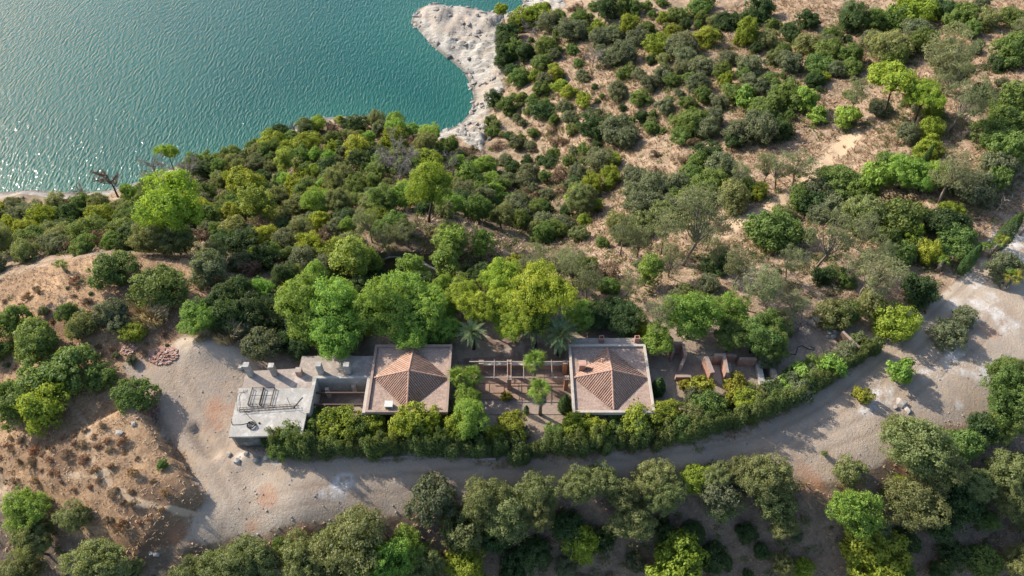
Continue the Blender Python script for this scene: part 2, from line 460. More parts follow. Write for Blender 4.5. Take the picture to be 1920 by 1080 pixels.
A_beach = 1 - sstep(1.5, 5.0, outd + (fbm(XX / 4, YY / 4, 4, 17) - 0.5) * 5)
pen = area([(768, 40), (784, 14), (820, 4), (920, 20), (985, 12), (975, -20), (1040, -20), (1060, 10), (1025, 22), (940, 40), (932, 75), (936, 110), (945, 165), (920, 205), (905, 290), (880, 272), (835, 250), (800, 256), (780, 250), (755, 236), (880, 200), (860, 125)], 0.8, 1.2, 19)
A_beach = np.clip(np.maximum(A_beach * (1 - 0.0 * pen), pen), 0, 1)
PATH_UP = [(1330, 455), (1385, 415), (1440, 395), (1500, 358), (1540, 310), (1562, 285), (1600, 255)]
A_path = track(PATH_UP, 3.0, 0.9, 21, 1.8)
for px, w in (([(128, 755), (165, 800), (195, 850), (188, 890), (225, 930), (265, 955), (320, 962), (380, 966)], 0.55), ([(30, 905), (90, 910), (150, 903), (205, 908), (245, 940)], 0.45), ([(150, 590), (300, 500), (340, 520), (400, 560)], 0.0),
              ([(190, 905), (215, 900)], 0.9)):
    if w: A_path = np.maximum(A_path, track(px, w, 0.35, 23))
def blobs(lst, seed):
    out = np.zeros_like(XX)
    for u, v, r in lst:
        x, y, _ = hit(u, v)
        d = np.hypot(XX - x, (YY - y)) + (fbm(XX / 1.5, YY / 1.5, 4, seed) - 0.5) * r * 1.6
        out = np.maximum(out, 1 - sstep(r * 0.35, r, d))
    return out
A_ash = blobs([(1885, 470, 3.8), (1905, 445, 3.6), (1905, 500, 3.0), (1868, 455, 2.6), (1880, 600, 2.4), (1855, 560, 2.0), (1830, 530, 1.8), (1790, 570, 1.8), (1850, 490, 1.6), (1872, 585, 2.2), (1850, 570, 1.6), (1830, 560, 1.2), (1790, 680, 2.0), (1745, 700, 1.6), (1800, 757, 0.9), (1655, 735, 1.7), (1625, 770, 1.6), (640, 908, 1.3), (612, 928, 0.8), (1720, 600, 1.6), (1790, 655, 1.6), (1840, 700, 1.6), (520, 865, 0.9), (450, 860, 0.8)], 31)
A_red = blobs([(405, 770, 2.2), (300, 660, 2.0), (260, 670, 1.5), (215, 660, 1.5), (560, 1008, 1.6), (620, 1020, 1.3), (500, 925, 1.6), (470, 985, 1.2), (1520, 905, 2.2), (1600, 915, 2.0), (1690, 870, 1.8), (1850, 620, 1.6), (1596, 660, 1.4), (330, 1000, 1.4)], 37)

RUT1 = hits([(455, 955), (560, 930), (700, 908), (900, 890), (1100, 884), (1300, 862), (1450, 828), (1560, 768), (1650, 700), (1720, 640), (1800, 560), (1880, 480), (1935, 440)])
RUT2 = hits([(430, 1000), (450, 930), (410, 860), (370, 780), (335, 710), (350, 660)])
RUT3 = hits([(455, 955), (420, 890), (400, 800)])
RUT4 = hits([(1500, 850), (1620, 800), (1720, 720), (1800, 660), (1870, 600)])
A_rut = np.zeros_like(XX)
for R_, hw_ in ((RUT1, 0.85), (RUT2, 0.85), (RUT3, 0.8), (RUT4, 0.85)):
    d_, _, _ = line_d(R_, XX, YY)
    wob = (fbm(XX / 7, YY / 7, 2, 71) - 0.5) * 0.35
    A_rut = np.maximum(A_rut, (1 - sstep(0.08, 0.36, np.abs(d_ - hw_ + wob))) * (0.4 + 0.9 * fbm(XX / 5, YY / 5, 3, 73)))
A_wet = (1 - sstep(0.3, 1.6, outd)) * (SD_LAKE < 0)
# ---- relief
CUT = hits([(262, 752), (285, 800), (325, 862), (372, 918), (402, 945)])
dc, sc_, pc = line_d(CUT, XX, YY)
bank = sstep(-0.28, 0.28, -sc_ * dc + (fbm(XX, YY, 2, 53) - 0.5) * 0.6) * (1 - sstep(4.0, 22.0, dc)) * sstep(0, 0.12, pc) * (1 - sstep(0.62, 0.98, pc))
CUT2 = hits([(366, 805), (385, 840), (398, 850)])
d2, s2_, p2 = line_d(CUT2, XX, YY)
rough = (fbm(XX / 7.0, YY / 7.0, 5, 41) - 0.5)
fine = (fbm(XX / 1.3, YY / 1.3, 3, 43) - 0.5)
smooth_w = np.clip(np.maximum(A_road * 0.85, A_pad), 0, 1)
far_w = sstep(60, 90, YY)
dz = rough * (0.5 + 1.6 * far_w) * (1 - smooth_w) + fine * (0.30 + 0.25 * far_w) * (1 - smooth_w) + fine * 0.05
rib = np.abs(fbm(XX / 5.0 + YY / 9.0, YY / 2.2 - XX / 8, 4, 47) - 0.5)
strat = np.abs(np.mod((XX * 0.55 + YY * 0.85 + 3.0 * fbm(XX / 6, YY / 6, 4, 61)) / 2.6, 1.0) - 0.5)
dz = dz + pen * (rib * 3.4 + 1.1 * sstep(0.1, 0.4, strat) * fbm(XX / 4, YY / 4, 3, 63) + 0.5 * fine) * sstep(0.5, 6, outd)
dz = dz * np.where(SD_LAKE > -1.5, sstep(0, 2.5, outd), 1)
ZZ = ZZ + dz - 0.04 * A_rut + 2.0 * bank - 0.6 * (1 - sstep(0.25, 1.0, np.abs(dc - 0.55))) * (sc_ > 0) * sstep(0, 0.12, pc) * (1 - sstep(0.6, 0.97, pc)) - 0.7 * (1 - sstep(0.2, 1.1, d2))  # trench along the bank foot is added to make a dark shaded line
mx, my, _ = hit(470, 862)
ZZ = ZZ + 1.0 * np.exp(-(((XX - mx) / 2.6) ** 2 + ((YY - my) / 1.1) ** 2)) * (0.7 + fine)      # spoil heap in front of the slab
mx, my, _ = hit(385, 652)
ZZ = ZZ + 0.8 * np.exp(-(((XX - mx) / 3.5) ** 2 + ((YY - my) / 1.6) ** 2))
land = LAKE_Z + 0.06 + 0.02 * outd
ZZ = np.where(SD_LAKE < -0.3, np.maximum(ZZ, land), ZZ)
# earth over the tunnel vault
tcx, tcy, tcz = hit(741, 500)
tbz = float(make_sampler(ZZ)(tcx, tcy - 0.6)) - 0.3
cover = sstep(-0.1, 0.5, YY - tcy - 0.55) * (1 - sstep(4.0, 9.0, YY - tcy)) * (1 - sstep(3.0, 6.5, np.abs(XX - tcx)))
ZZ = ZZ * (1 - cover) + np.maximum(ZZ, tbz + 3.3) * cover
# the basin of the trough
TRO = [(30.35, 46.45), (32.75, 46.95), (32.45, 50.0), (30.5, 49.95)]
ZZ = np.where(poly_sd(np.array(TRO), XX, YY) > 0.25, -1.3, ZZ)
# the house stands on its floor: keep the ground level under it
flat = np.maximum(sstep(-1.2, 0.2, poly_sd(np.array([(-32.0, 38.2), (17.2, 38.2), (17.2, 52.0), (-26, 52.0), (-32, 47)]), XX, YY)) * 0, 0)
ZZ = ZZ * 1.0
hz = poly_sd(np.array([(-31.5, 38.5), (16.5, 40.5), (16.5, 51.8), (-25.5, 49.3), (-31.5, 46.6)]), XX, YY)
ZZ = np.where(hz > -0.6, np.minimum(ZZ, 0.0 + 0.6 * np.clip(-hz, 0, 1)), ZZ)
zof = make_sampler(ZZ)

ny, nx = XX.shape
idx = np.arange(ny * nx).reshape(ny, nx)
quads = np.stack([idx[:-1, :-1].ravel(), idx[:-1, 1:].ravel(), idx[1:, 1:].ravel(), idx[1:, :-1].ravel()], axis=1)

tm = bpy.data.materials.new("hillside_ground"); t = nt(tm)
g = N(t, "ShaderNodeNewGeometry"); pos = g.outputs["Position"]
aA = N(t, "ShaderNodeAttribute", attribute_name="ga"); aB = N(t, "ShaderNodeAttribute", attribute_name="gb"); aC = N(t, "ShaderNodeAttribute", attribute_name="gc"); aD = N(t, "ShaderNodeAttribute", attribute_name="gd")
sA = N(t, "ShaderNodeSeparateColor"); sB = N(t, "ShaderNodeSeparateColor"); sC = N(t, "ShaderNodeSeparateColor"); sD = N(t, "ShaderNodeSeparateColor")
for a_, s_ in ((aA, sA), (aB, sB), (aC, sC), (aD, sD)): t.links.new(a_.outputs["Color"], s_.inputs[0])
nb = noise(t, 0.12, 6, 0.62, pos, 0.5); nm = noise(t, 0.7, 6, 0.65, pos, 0.3); nf = noise(t, 3.2, 5, 0.7, pos); nff = noise(t, 11.0, 4, 0.7, pos)
soil = mixc(t, ramp(t, nb.outputs[0], 0.38, 0.62), (0.30, 0.21, 0.14), (0.37, 0.275, 0.195))
soil = mixc(t, ramp(t, nm.outputs[0], 0.40, 0.58), soil, (0.20, 0.14, 0.092))
np_ = noise(t, 0.28, 6, 0.7, pos, 0.8)
soil = mixc(t, ramp(t, np_.outputs[0], 0.50, 0.62), soil, (0.16, 0.12, 0.075))
soil = mixc(t, ramp(t, nf.outputs[0], 0.50, 0.72), soil, (0.43, 0.34, 0.265))
grass = mixc(t, ramp(t, nm.outputs[0], 0.36, 0.64), (0.39, 0.25, 0.145), (0.27, 0.16, 0.088))
grass = mixc(t, ramp(t, nf.outputs[0], 0.45, 0.7), grass, (0.46, 0.345, 0.22))
grass = mixc(t, ramp(t, nb.outputs[0], 0.45, 0.66), grass, (0.15, 0.095, 0.06))
litter = mixc(t, ramp(t, nm.outputs[0], 0.38, 0.62), (0.13, 0.095, 0.065), (0.20, 0.145, 0.10))
litter = mixc(t, ramp(t, nf.outputs[0], 0.5, 0.75), litter, (0.09, 0.085, 0.045))
lower = mixc(t, ramp(t, nm.outputs[0], 0.38, 0.62), (0.19, 0.14, 0.10), (0.12, 0.09, 0.068))
lower = mixc(t, ramp(t, nf.outputs[0], 0.5, 0.72), lower, (0.26, 0.20, 0.15))
gravel = mixc(t, ramp(t, nb.outputs[0], 0.38, 0.62), (0.36, 0.285, 0.215), (0.34, 0.255, 0.185))
gravel = mixc(t, ramp(t, nm.outputs[0], 0.42, 0.66), gravel, (0.29, 0.245, 0.205))
gravel = mixc(t, ramp(t, nff.outputs[0], 0.48, 0.70), gravel, (0.27, 0.225, 0.18))
gravel = mixc(t, ramp(t, nf.outputs[0], 0.58, 0.78), gravel, (0.44, 0.39, 0.34))
gravel = mixc(t, ramp(t, sD.outputs[2], 0.42, 0.62), gravel, (0.42, 0.35, 0.275))
rutm = N(t, 'ShaderNodeMath', operation='MULTIPLY'); rutm.inputs[1].default_value = 0.6; t.links.new(sD.outputs[0], rutm.inputs[0])
gravel = mixc(t, rutm.outputs[0], gravel, (0.21, 0.165, 0.125))
pad = mixc(t, ramp(t, nm.outputs[0], 0.38, 0.62), (0.31, 0.245, 0.19), (0.22, 0.17, 0.13))
pad = mixc(t, ramp(t, nf.outputs[0], 0.5, 0.75), pad, (0.37, 0.31, 0.255))
mpv = N(t, "ShaderNodeMapping"); mpv.inputs["Rotation"].default_value = (0, 0, 0.5); mpv.inputs["Scale"].default_value = (0.35, 1.6, 1.0)
t.links.new(pos, mpv.inputs[0]); nstr = noise(t, 0.8, 7, 0.68, mpv.outputs[0], 0.8)
rocky = mixc(t, ramp(t, nstr.outputs[0], 0.38, 0.60), (0.24, 0.22, 0.19), (0.47, 0.45, 0.41))
rocky = mixc(t, ramp(t, nb.outputs[0], 0.46, 0.62), rocky, (0.36, 0.305, 0.25))
rocky = mixc(t, ramp(t, nf.outputs[0], 0.55, 0.74), rocky, (0.19, 0.17, 0.145))
c = soil
def soft(sock, lo=0.35, hi=0.65):
    mth = N(t, "ShaderNodeMath", operation='ADD'); mth.use_clamp = False
    sub = N(t, "ShaderNodeMath", operation='MULTIPLY_ADD'); t.links.new(nf.outputs[0], sub.inputs[0]); sub.inputs[1].default_value = 0.5; sub.inputs[2].default_value = -0.25
    t.links.new(sock, mth.inputs[0]); t.links.new(sub.outputs[0], mth.inputs[1])
    return ramp(t, mth.outputs[0], lo, hi)
c = mixc(t, soft(sB.outputs[0]), c, litter)
c = mixc(t, soft(sA.outputs[2]), c, grass)
c = mixc(t, soft(sB.outputs[1]), c, lower)
c = mixc(t, soft(sB.outputs[2]), c, pad)
c = mixc(t, soft(sA.outputs[0]), c, gravel)
c = mixc(t, soft(sC.outputs[0]), c, (0.41, 0.305, 0.205))
c = mixc(t, soft(sA.outputs[1]), c, rocky)
c = mixc(t, sD.outputs[1], c, (0.15, 0.135, 0.115))
redm = N(t, "ShaderNodeMath", operation='MULTIPLY'); t.links.new(sC.outputs[2], redm.inputs[0]); t.links.new(nm.outputs[0], redm.inputs[1])
c = mixc(t, redm.outputs[0], c, (0.36, 0.17, 0.09))
ashm = N(t, "ShaderNodeMath", operation='MULTIPLY'); t.links.new(sC.outputs[1], ashm.inputs[0]); t.links.new(ramp(t, nm.outputs[0], 0.38, 0.66), ashm.inputs[1])
c = mixc(t, ashm.outputs[0], c, (0.58, 0.56, 0.54))
bst = N(t, 'ShaderNodeMath', operation='MULTIPLY'); t.links.new(nstr.outputs[0], bst.inputs[0]); t.links.new(sA.outputs[1], bst.inputs[1])
bst2 = N(t, 'ShaderNodeMath', operation='MULTIPLY_ADD'); t.links.new(bst.outputs[0], bst2.inputs[0]); bst2.inputs[1].default_value = 5.0; t.links.new(nf.outputs[0], bst2.inputs[2])
bmix = N(t, "ShaderNodeMath", operation='MULTIPLY_ADD'); t.links.new(nff.outputs[0], bmix.inputs[0]); bmix.inputs[1].default_value = 0.5; t.links.new(bst2.outputs[0], bmix.inputs[2])
finish(t, c, 0.95, bmix.outputs[0], 0.9, 0.14, 0.15)

ga = np.stack([A_road.ravel(), A_beach.ravel(), A_grass.ravel()], 1)
gb = np.stack([A_forest.ravel(), A_lower.ravel(), A_pad.ravel()], 1)
gd = np.stack([np.clip(A_rut, 0, 1).ravel(), A_wet.ravel(), fbm(XX / 9, YY / 9, 4, 79).ravel()], 1)
gc = np.stack([A_path.ravel(), A_ash.ravel(), A_red.ravel()], 1)
terrain = link(bpy.data.objects.new("terrain", mesh_np("terrain", np.stack([XX.ravel(), YY.ravel(), ZZ.ravel()], 1), quads, tm, {"ga": ga, "gb": gb, "gc": gc, "gd": gd}, smooth=True)))
tag(terrain, "dry tan hillside with dirt road, gravel lot and pale rocky shore", "ground", kind="structure")

# ---- lake: rippled sheet; its own colour turns greener and paler where it is shallow over the pale bed
wx = np.concatenate([np.linspace(-900, -240, 40), np.arange(-235, 60, 2.0), np.linspace(70, 900, 40)])
wy = np.concatenate([np.linspace(60, 108, 10), np.arange(110, 215, 2.0), np.linspace(220, 1500, 60)])
WX, WY = np.meshgrid(wx, wy)
sdw = poly_sd(SHORE, WX, WY)
wi = np.arange(WX.size).reshape(WX.shape)
wq = np.stack([wi[:-1, :-1].ravel(), wi[:-1, 1:].ravel(), wi[1:, 1:].ravel(), wi[1:, :-1].ravel()], axis=1)
wm = bpy.data.materials.new("lake_water"); t = nt(wm)
g = N(t, "ShaderNodeNewGeometry")
dep = N(t, "ShaderNodeAttribute", attribute_name="shallow")
nl = noise(t, 0.02, 3, 0.5, g.outputs["Position"])
deep = mixc(t, ramp(t, nl.outputs[0], 0.4, 0.62), (0.001, 0.060, 0.050), (0.001, 0.068, 0.055))
wc = mixc(t, dep.outputs["Fac"], deep, (0.012, 0.088, 0.066))
b = N(t, "ShaderNodeBsdfPrincipled")
t.links.new(wc, b.inputs["Base Color"])
b.inputs["Roughness"].default_value = 0.115
b.inputs["Specular IOR Level"].default_value = 0.5
b.inputs["IOR"].default_value = 1.33
mp1 = N(t, "ShaderNodeMapping"); mp1.inputs["Rotation"].default_value = (0, 0, radians(24)); mp1.inputs["Scale"].default_value = (1.0, 0.30, 1)
mp2 = N(t, "ShaderNodeMapping"); mp2.inputs["Rotation"].default_value = (0, 0, radians(8)); mp2.inputs["Scale"].default_value = (1.0, 0.42, 1)
for mp in (mp1, mp2): t.links.new(g.outputs["Position"], mp.inputs[0])
w1 = noise(t, 1.8, 2.5, 0.5, mp1.outputs[0], 0.35); w2 = noise(t, 3.0, 2, 0.5, mp2.outputs[0], 0.2)
ad = N(t, "ShaderNodeMath", operation='MULTIPLY_ADD'); t.links.new(w2.outputs[0], ad.inputs[0]); ad.inputs[1].default_value = 0.30; t.links.new(w1.outputs[0], ad.inputs[2])
bp = N(t, "ShaderNodeBump"); bp.inputs["Strength"].default_value = 1.0; bp.inputs["Distance"].default_value = 0.30
t.links.new(ad.outputs[0], bp.inputs["Height"]); t.links.new(bp.outputs[0], b.inputs["Normal"])
o = N(t, "ShaderNodeOutputMaterial"); t.links.new(b.outputs[0], o.inputs[0])
shal = np.clip(1 - np.clip(sdw, 0, None) / 22.0, 0, 1) ** 2
shal = np.maximum(shal, 0)
lake = link(bpy.data.objects.new("lake", mesh_np("lake", np.stack([WX.ravel(), WY.ravel(), np.full(WX.size, LAKE_Z)], 1), wq, wm, {"shallow": shal.ravel()}, smooth=True)))
tag(lake, "rippled turquoise lake water glittering in the sun", "lake", kind="structure")
# ------------------------------------------------------------------ houses
def barrel_row(length, seed):
    """one row of overlapping barrel tiles from the eave (y=0) up to y=length, along +y, ridge up"""
    rng = np.random.default_rng(seed)
    mb = MB(); y = -0.10; k = 0
    while y < length - 0.05:
        y1 = min(y + 0.46, length)
        r0, r1 = 0.098, 0.078
        jx = rng.normal(0, 0.006); zz = rng.uniform(0, 0.008)
        vs = []
        for yy, r, lift in ((y, r0, 0.035 + zz), (y1, r1, 0.012)):
            for a in np.linspace(0, pi, 6):
                vs.append((jx + r * cos(a), yy, lift + r * sin(a) * 0.95))
        f = [(i, i + 1, 7 + i, 6 + i) for i in range(5)]
        f += [(0, 5, 4, 1), (1, 4, 3, 2)]
        mb.add(vs, f)
        y += 0.39; k += 1
    return mb

def pavilion(x0, x1, y0, y1, apex, coping, label, seed):
    root = empty("pavilion_house", ((x0 + x1) / 2, (y0 + y1) / 2, 0))
    cx, cy = (x0 + x1) / 2, (y0 + y1) / 2
    tag(root, label, "house")
    L = lambda x: x - cx
    K = lambda y: y - cy
    ZR = 2.92
    w = 0.3
    ix0, ix1, iy0, iy1 = L(x0) + 0.35, L(x1) - 0.35, K(y0) + 0.35, K(y1) - 0.35
    # walls; the front one has openings
    MB().box(ix0, ix0 + w, iy0, iy1, -0.4, ZR - 0.22).build("wall", M['plaster'], root)
    MB().box(ix1 - w, ix1, iy0, iy1, -0.4, ZR - 0.22).build("wall", M['plaster'], root)
    MB().box(ix0 + w, ix1 - w, iy1 - w, iy1, -0.4, ZR - 0.22).build("wall", M['plaster'], root)
    ops = [(ix0 + 1.4, ix0 + 2.5, 0.0, 2.1), (ix0 + 3.7, ix0 + 5.3, 0.0, 2.2), (ix0 + 6.4, ix0 + 7.6, 0.9, 2.1)]
    fw = MB(); px = ix0 + w
    for a, b_, zl, zh in ops:
        fw.box(px, a, iy0, iy0 + w, -0.4, ZR - 0.22)
        fw.box(a, b_, iy0, iy0 + w, zh, ZR - 0.22)
        if zl > 0: fw.box(a, b_, iy0, iy0 + w, -0.4, zl)
        px = b_
    fw.box(px, ix1 - w, iy0, iy0 + w, -0.4, ZR - 0.22)
    fw.build("wall", M['plaster'], root)
    for a, b_, zl, zh in ops[:2]:
        MB().box(a + 0.02, b_ - 0.02, iy0 + 0.14, iy0 + 0.2, zl - 0.3, zh - 0.02).build("door", M['wood_and_shade_dark'], root)
    a, b_, zl, zh = ops[2]
    wo = MB().box(a + 0.02, b_ - 0.02, iy0 + 0.16, iy0 + 0.2, zl + 0.02, zh - 0.02).build("window", M['wood_and_shade_dark'], root)
    MB().box(a - 0.08, b_ + 0.08, iy0 - 0.08, iy0 - 0.003, zl - 0.12, zl - 0.02).build("sill", M[coping], wo)
    # flat brick-paved roof with a parapet round it
    MB().box(L(x0) + 0.32, L(x1) - 0.32, K(y0) + 0.32, K(y1) - 0.32, ZR - 0.2, ZR).build("flat_roof", M['roofpave'], root)
    pw, ph = 0.29, 3.20
    for bx in ((L(x0), L(x1), K(y0), K(y0) + pw), (L(x0), L(x1), K(y1) - pw, K(y1)), (L(x0), L(x0) + pw, K(y0) + pw, K(y1) - pw), (L(x1) - pw, L(x1), K(y0) + pw, K(y1) - pw)):
        MB().box(*bx, ZR - 0.30, ph).build("parapet", M[coping], root)
    # tiled pyramid set cornerwise
    hx = (x1 - x0) / 2 - 0.50; hy = (y1 - y0) / 2 - 0.50
    zb = ZR + 0.10
    A = np.array([0, 0, zb + apex])
    corners = [np.array([0, -hy, zb]), np.array([hx, 0, zb]), np.array([0, hy, zb]), np.array([-hx, 0, zb])]
    MB().prism([tuple(c[:2]) for c in corners], ZR - 0.02, zb - 0.01).build("eave_base", M['roofpave'], root)
    k = seed
    for i in range(4):
        a, b2 = corners[i], corners[(i + 1) % 4]
        mid = (a + b2) / 2
        eave = (b2 - a); E = np.linalg.norm(eave); ex = eave / E
        up = A - mid; S = np.linalg.norm(up); ey = up / S
        ez = np.cross(ex, ey)
        if ez[2] < 0: ez = -ez
        sl = MB().add([a, b2, A, a - np.array([0, 0, .05]), b2 - np.array([0, 0, .05])], [(0, 1, 2), (0, 3, 4, 1)]).build("roof_slope", M['tilebed'], root)
        n = int(E / 0.245)
        for j in range(n):
            s = (j + 0.5) / n * E
            ln = S * (1 - abs(2 * s / E - 1)) - 0.05
            if ln < 0.2: continue
            me = barrel_row(ln, k).mesh("tile_row", M['tile'], smooth=True); k += 1
            o = link(bpy.data.objects.new("tile_row", me), sl)
            p = a + ex * s
            R = Matrix(((ex[0], ey[0], ez[0], p[0]), (ex[1], ey[1], ez[1], p[1]), (ex[2], ey[2], ez[2], p[2]), (0, 0, 0, 1)))
            o.matrix_local = R
        # cap tiles along the hip
        d = A - a; Ld = np.linalg.norm(d); pts = [a + d * q + np.array([0, 0, 0.07]) for q in np.linspace(-0.01, 1.0, 14)]
        rr = [0.125 if q % 2 == 0 else 0.105 for q in range(14)]
        MB().tube(pts, rr, 7).build("hip_ridge", M['tile'], root)
    MB().rock((0, 0, zb + apex + 0.12), (0.2, 0.2, 0.16), np.random.default_rng(seed)).build("finial", M['tile'], root)
    return root

hw = pavilion(-16.8, -7.35, 40.9, 50.35, 1.55, 'coping_pink', "square house with weathered pink parapet and tiled pyramid roof, joined to the concrete wing", 100)
he = pavilion(6.95, 16.4, 40.85, 50.4, 1.6, 'coping_white', "square house with white parapet, tiled pyramid roof and a brick chimney", 900)
# chimney on the second roof (leans against the tiles) and the lean-to behind it
cb = MB().box(-0.36, 0.36, -0.32, 0.32, 0, 1.25).build("chimney", M['brickred'], he)
cb.location = (8.35 - 11.675, 46.9 - 45.625, 2.93)
MB().box(-0.44, 0.44, -0.40, 0.40, 1.252, 1.36).build("chimney_cap", M['brickred'], cb)
MB().box(7.4 - 11.675, 16.3 - 11.675, 50.42 - 45.625, 51.8 - 45.625, -0.4, 2.55).build("rear_lean_to", M['concrete'], he)
for x in (11.1, 15.5):
    c_ = MB().box(-0.3, 0.3, -0.25, -0.17, 0, 0.85).box(-0.3, 0.3, 0.17, 0.25, 0, 0.85).box(-0.3, -0.22, -0.17, 0.17, 0, 0.85).box(0.22, 0.3, -0.17, 0.17, 0, 0.85).build("chimney", M['brickred'], he)
    c_.location = (x - 11.675, 51.35 - 45.625, 2.54)
vb = empty("roof_ventilator", (-14.15, 41.75, 2.922)); tag(vb, "white box ventilator on the pink-edged roof", "ventilator")
MB().box(-0.42, 0.42, -0.34, 0.34, 0.0, 0.62).build("casing", M['vent'], vb)
MB().box(-0.48, 0.48, -0.40, 0.40, 0.622, 0.70).build("lid", M['vent'], vb)
MB().box(-0.30, 0.30, -0.36, -0.342, 0.12, 0.5).build("louvre", M['concrete_dark'], vb)

# ---- unfinished concrete wing
wing = empty("concrete_wing", (-24.5, 44.0, 0)); tag(wing, "unfinished grey concrete wing with open atrium and square posts on its flat roof", "building")
def wp(mb, name, mat, parent=None): 
    o = mb.build(name, M[mat], parent or wing); 
    if parent is None: o.location = (24.5, -44.0, 0)
    return o
wp(MB().box(-25.7, -16.86, 45.98, 49.05, 2.3, 2.6), "roof_slab", 'concrete')
wp(MB().prism([(-31.95, 44.42), (-23.62, 44.42), (-23.62, 45.97), (-25.71, 45.97), (-25.71, 47.25), (-31.85, 46.85)], 2.3, 2.585), "roof_slab", 'concrete')
wp(MB().prism([(-31.85, 38.05), (-23.62, 38.25), (-23.62, 44.41), (-32.25, 44.41)], 2.36, 2.66), "roof_slab", 'concrete_pale')
wp(MB().box(-25.5, -16.9, 48.7, 48.98, -0.4, 2.298), "wall", 'concrete')
wp(MB().box(-25.6, -25.3, 46.6, 48.69, -0.4, 2.298), "wall", 'concrete')
wp(MB().box(-31.7, -25.61, 46.5, 46.75, -0.4, 2.298), "wall", 'concrete')
wp(MB().prism([(-31.75, 38.3), (-31.45, 38.3), (-31.85, 46.4), (-32.1, 46.4)], -0.6, 2.298), "wall", 'concrete')
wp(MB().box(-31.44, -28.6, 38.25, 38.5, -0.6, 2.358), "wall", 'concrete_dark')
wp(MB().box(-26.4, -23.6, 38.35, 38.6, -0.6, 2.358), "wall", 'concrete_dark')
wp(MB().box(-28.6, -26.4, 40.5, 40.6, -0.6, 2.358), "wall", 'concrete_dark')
# atrium
wp(MB().box(-23.6, -23.22, 40.9, 45.58, -0.4, 2.98), "atrium_wall", 'concrete_pale')
wp(MB().box(-23.6, -16.83, 45.6, 45.95, -0.4, 2.98), "atrium_wall", 'concrete_pale')
wp(MB().box(-17.2, -16.83, 40.95, 45.58, -0.4, 2.98), "atrium_wall", 'coping_white')
wp(MB().box(-23.2, -17.22, 40.92, 41.2, -0.4, 1.1), "atrium_wall", 'concrete')
wp(MB().box(-23.2, -17.22, 41.21, 45.58, -0.1, 0.16), "atrium_floor", 'soilfloor')
for y in (44.15, 42.55):
    wp(MB().box(-23.2, -17.22, y - 0.09, y + 0.09, 1.95, 2.15), "beam", 'rust')
wp(MB().box(-22.3, -21.9, 44.6, 45.0, 0.16, 1.9), "atrium_pier", 'plaster'); wp(MB().box(-19.3, -18.8, 45.2, 45.58, 0.16, 1.7), "atrium_pier", 'plaster')
for x, y, h, s, m in ((-31.3, 46.35, 2.1, 0.30, 'concrete_pale'), (-28.42, 46.4, 1.9, 0.29, 'concrete'), (-25.45, 46.45, 0.85, 0.33, 'brickred'), (-22.9, 46.6, 1.85, 0.30, 'concrete_pale'), (-19.6, 46.6, 1.8, 0.30, 'concrete_pale')):
    o = MB().box(-s, s, -s, s, 0, h).build("post", M[m], wing); o.location = (x + 24.5, y - 44.0, 2.59)
    MB().box(-s - .03, s + .03, -s - .03, s + .03, h + 0.002, h + 0.08).build("cap", M['concrete_pale' if m != 'brickred' else 'concrete'], o)

cage = empty("reinforcement_cage", (-29.3, 42.6, 2.66)); tag(cage, "rusty steel reinforcement frames standing on the pale concrete slab", "steel frame")
def bar(mb, a, b_, r=0.028): mb.tube([a, b_], r, 4)
mb = MB()                                          # long cage of four bars with stirrups
for dy, dz_ in ((0, 0.06), (0.32, 0.06), (0, 0.42), (0.32, 0.42)): bar(mb, (-2.1, -1.4 + dy, dz_), (4.6, -0.85 + dy, dz_), 0.032)
for q in np.linspace(0, 1, 17):
    x = -2.05 + 6.6 * q; y = -1.4 + 0.55 * q
    mb.tube([(x, y, .05), (x, y + .33, .05), (x, y + .33, .43), (x, y, .43), (x, y, .05)], 0.016, 4, False)
mb.build("beam_cage", M['rust'], cage)
for x0_, x1_ in ((-1.25, 0.05), (0.10, 1.35)):     # two open rectangular frames
    mb = MB()
    for z in (0.12, 0.34):
        mb.tube([(x0_, -0.55, z), (x1_, -0.5, z), (x1_, 1.75, z), (x0_, 1.7, z), (x0_, -0.55, z)], 0.04, 4, False)
    for x, y in ((x0_, -0.55), (x1_, -0.5), (x1_, 1.75), (x0_, 1.7)): bar(mb, (x, y, 0.0), (x, y, 0.40), 0.045)
    bar(mb, (x0_, 0.6, 0.34), (x1_, 0.62, 0.34), 0.03)
    mb.build("upright_frame", M['rust'], cage)
for k, (dx, hh) in enumerate(((0, 1.3), (0.22, 1.1), (0.42, 1.5))):
    pts = [(-2.3 + dx, -1.3 + 2.9 * q, 0.05 + hh * sin(pi * min(q * 1.15, 1))) for q in np.linspace(0, 1, 9)]
    MB().tube(pts, 0.022, 4).build("bent_bar", M['rust'], cage)
b1 = MB(); bar(b1, (3.6, -0.6, 0), (3.62, -0.5, 1.75), 0.03); b1.build("loose_bar", M['rust'], cage)
b1 = MB(); bar(b1, (4.0, -0.9, 0.03), (4.8, 0.6, 0.05), 0.035); b1.build("loose_bar", M['rust'], cage)

pts = [(0.42 * (1 + 0.12 * sin(3.1 * a)) * cos(a), 0.42 * (1 + 0.1 * cos(2.3 * a)) * sin(a), 0.04 + 0.012 * a) for a in np.linspace(0, 2 * pi * 4, 90)]
coil = MB().tube([(-2.4, 0.55, 0.03), (-2.2, 0.1, 0.03), (-1.2, 0.12, 0.03), (-0.3, 0.35, 0.03)] + pts + [(0.3, 0.5, 0.04), (-0.4, 1.0, 0.03), (-1.0, 1.6, 0.03), (-1.3, 2.0, 0.03)], 0.035, 5).build("hose_coil", M['hose'])
coil.location = (-29.6, 39.45, 2.66); tag(coil, "coiled black hose lying on the pale concrete slab", "hose")

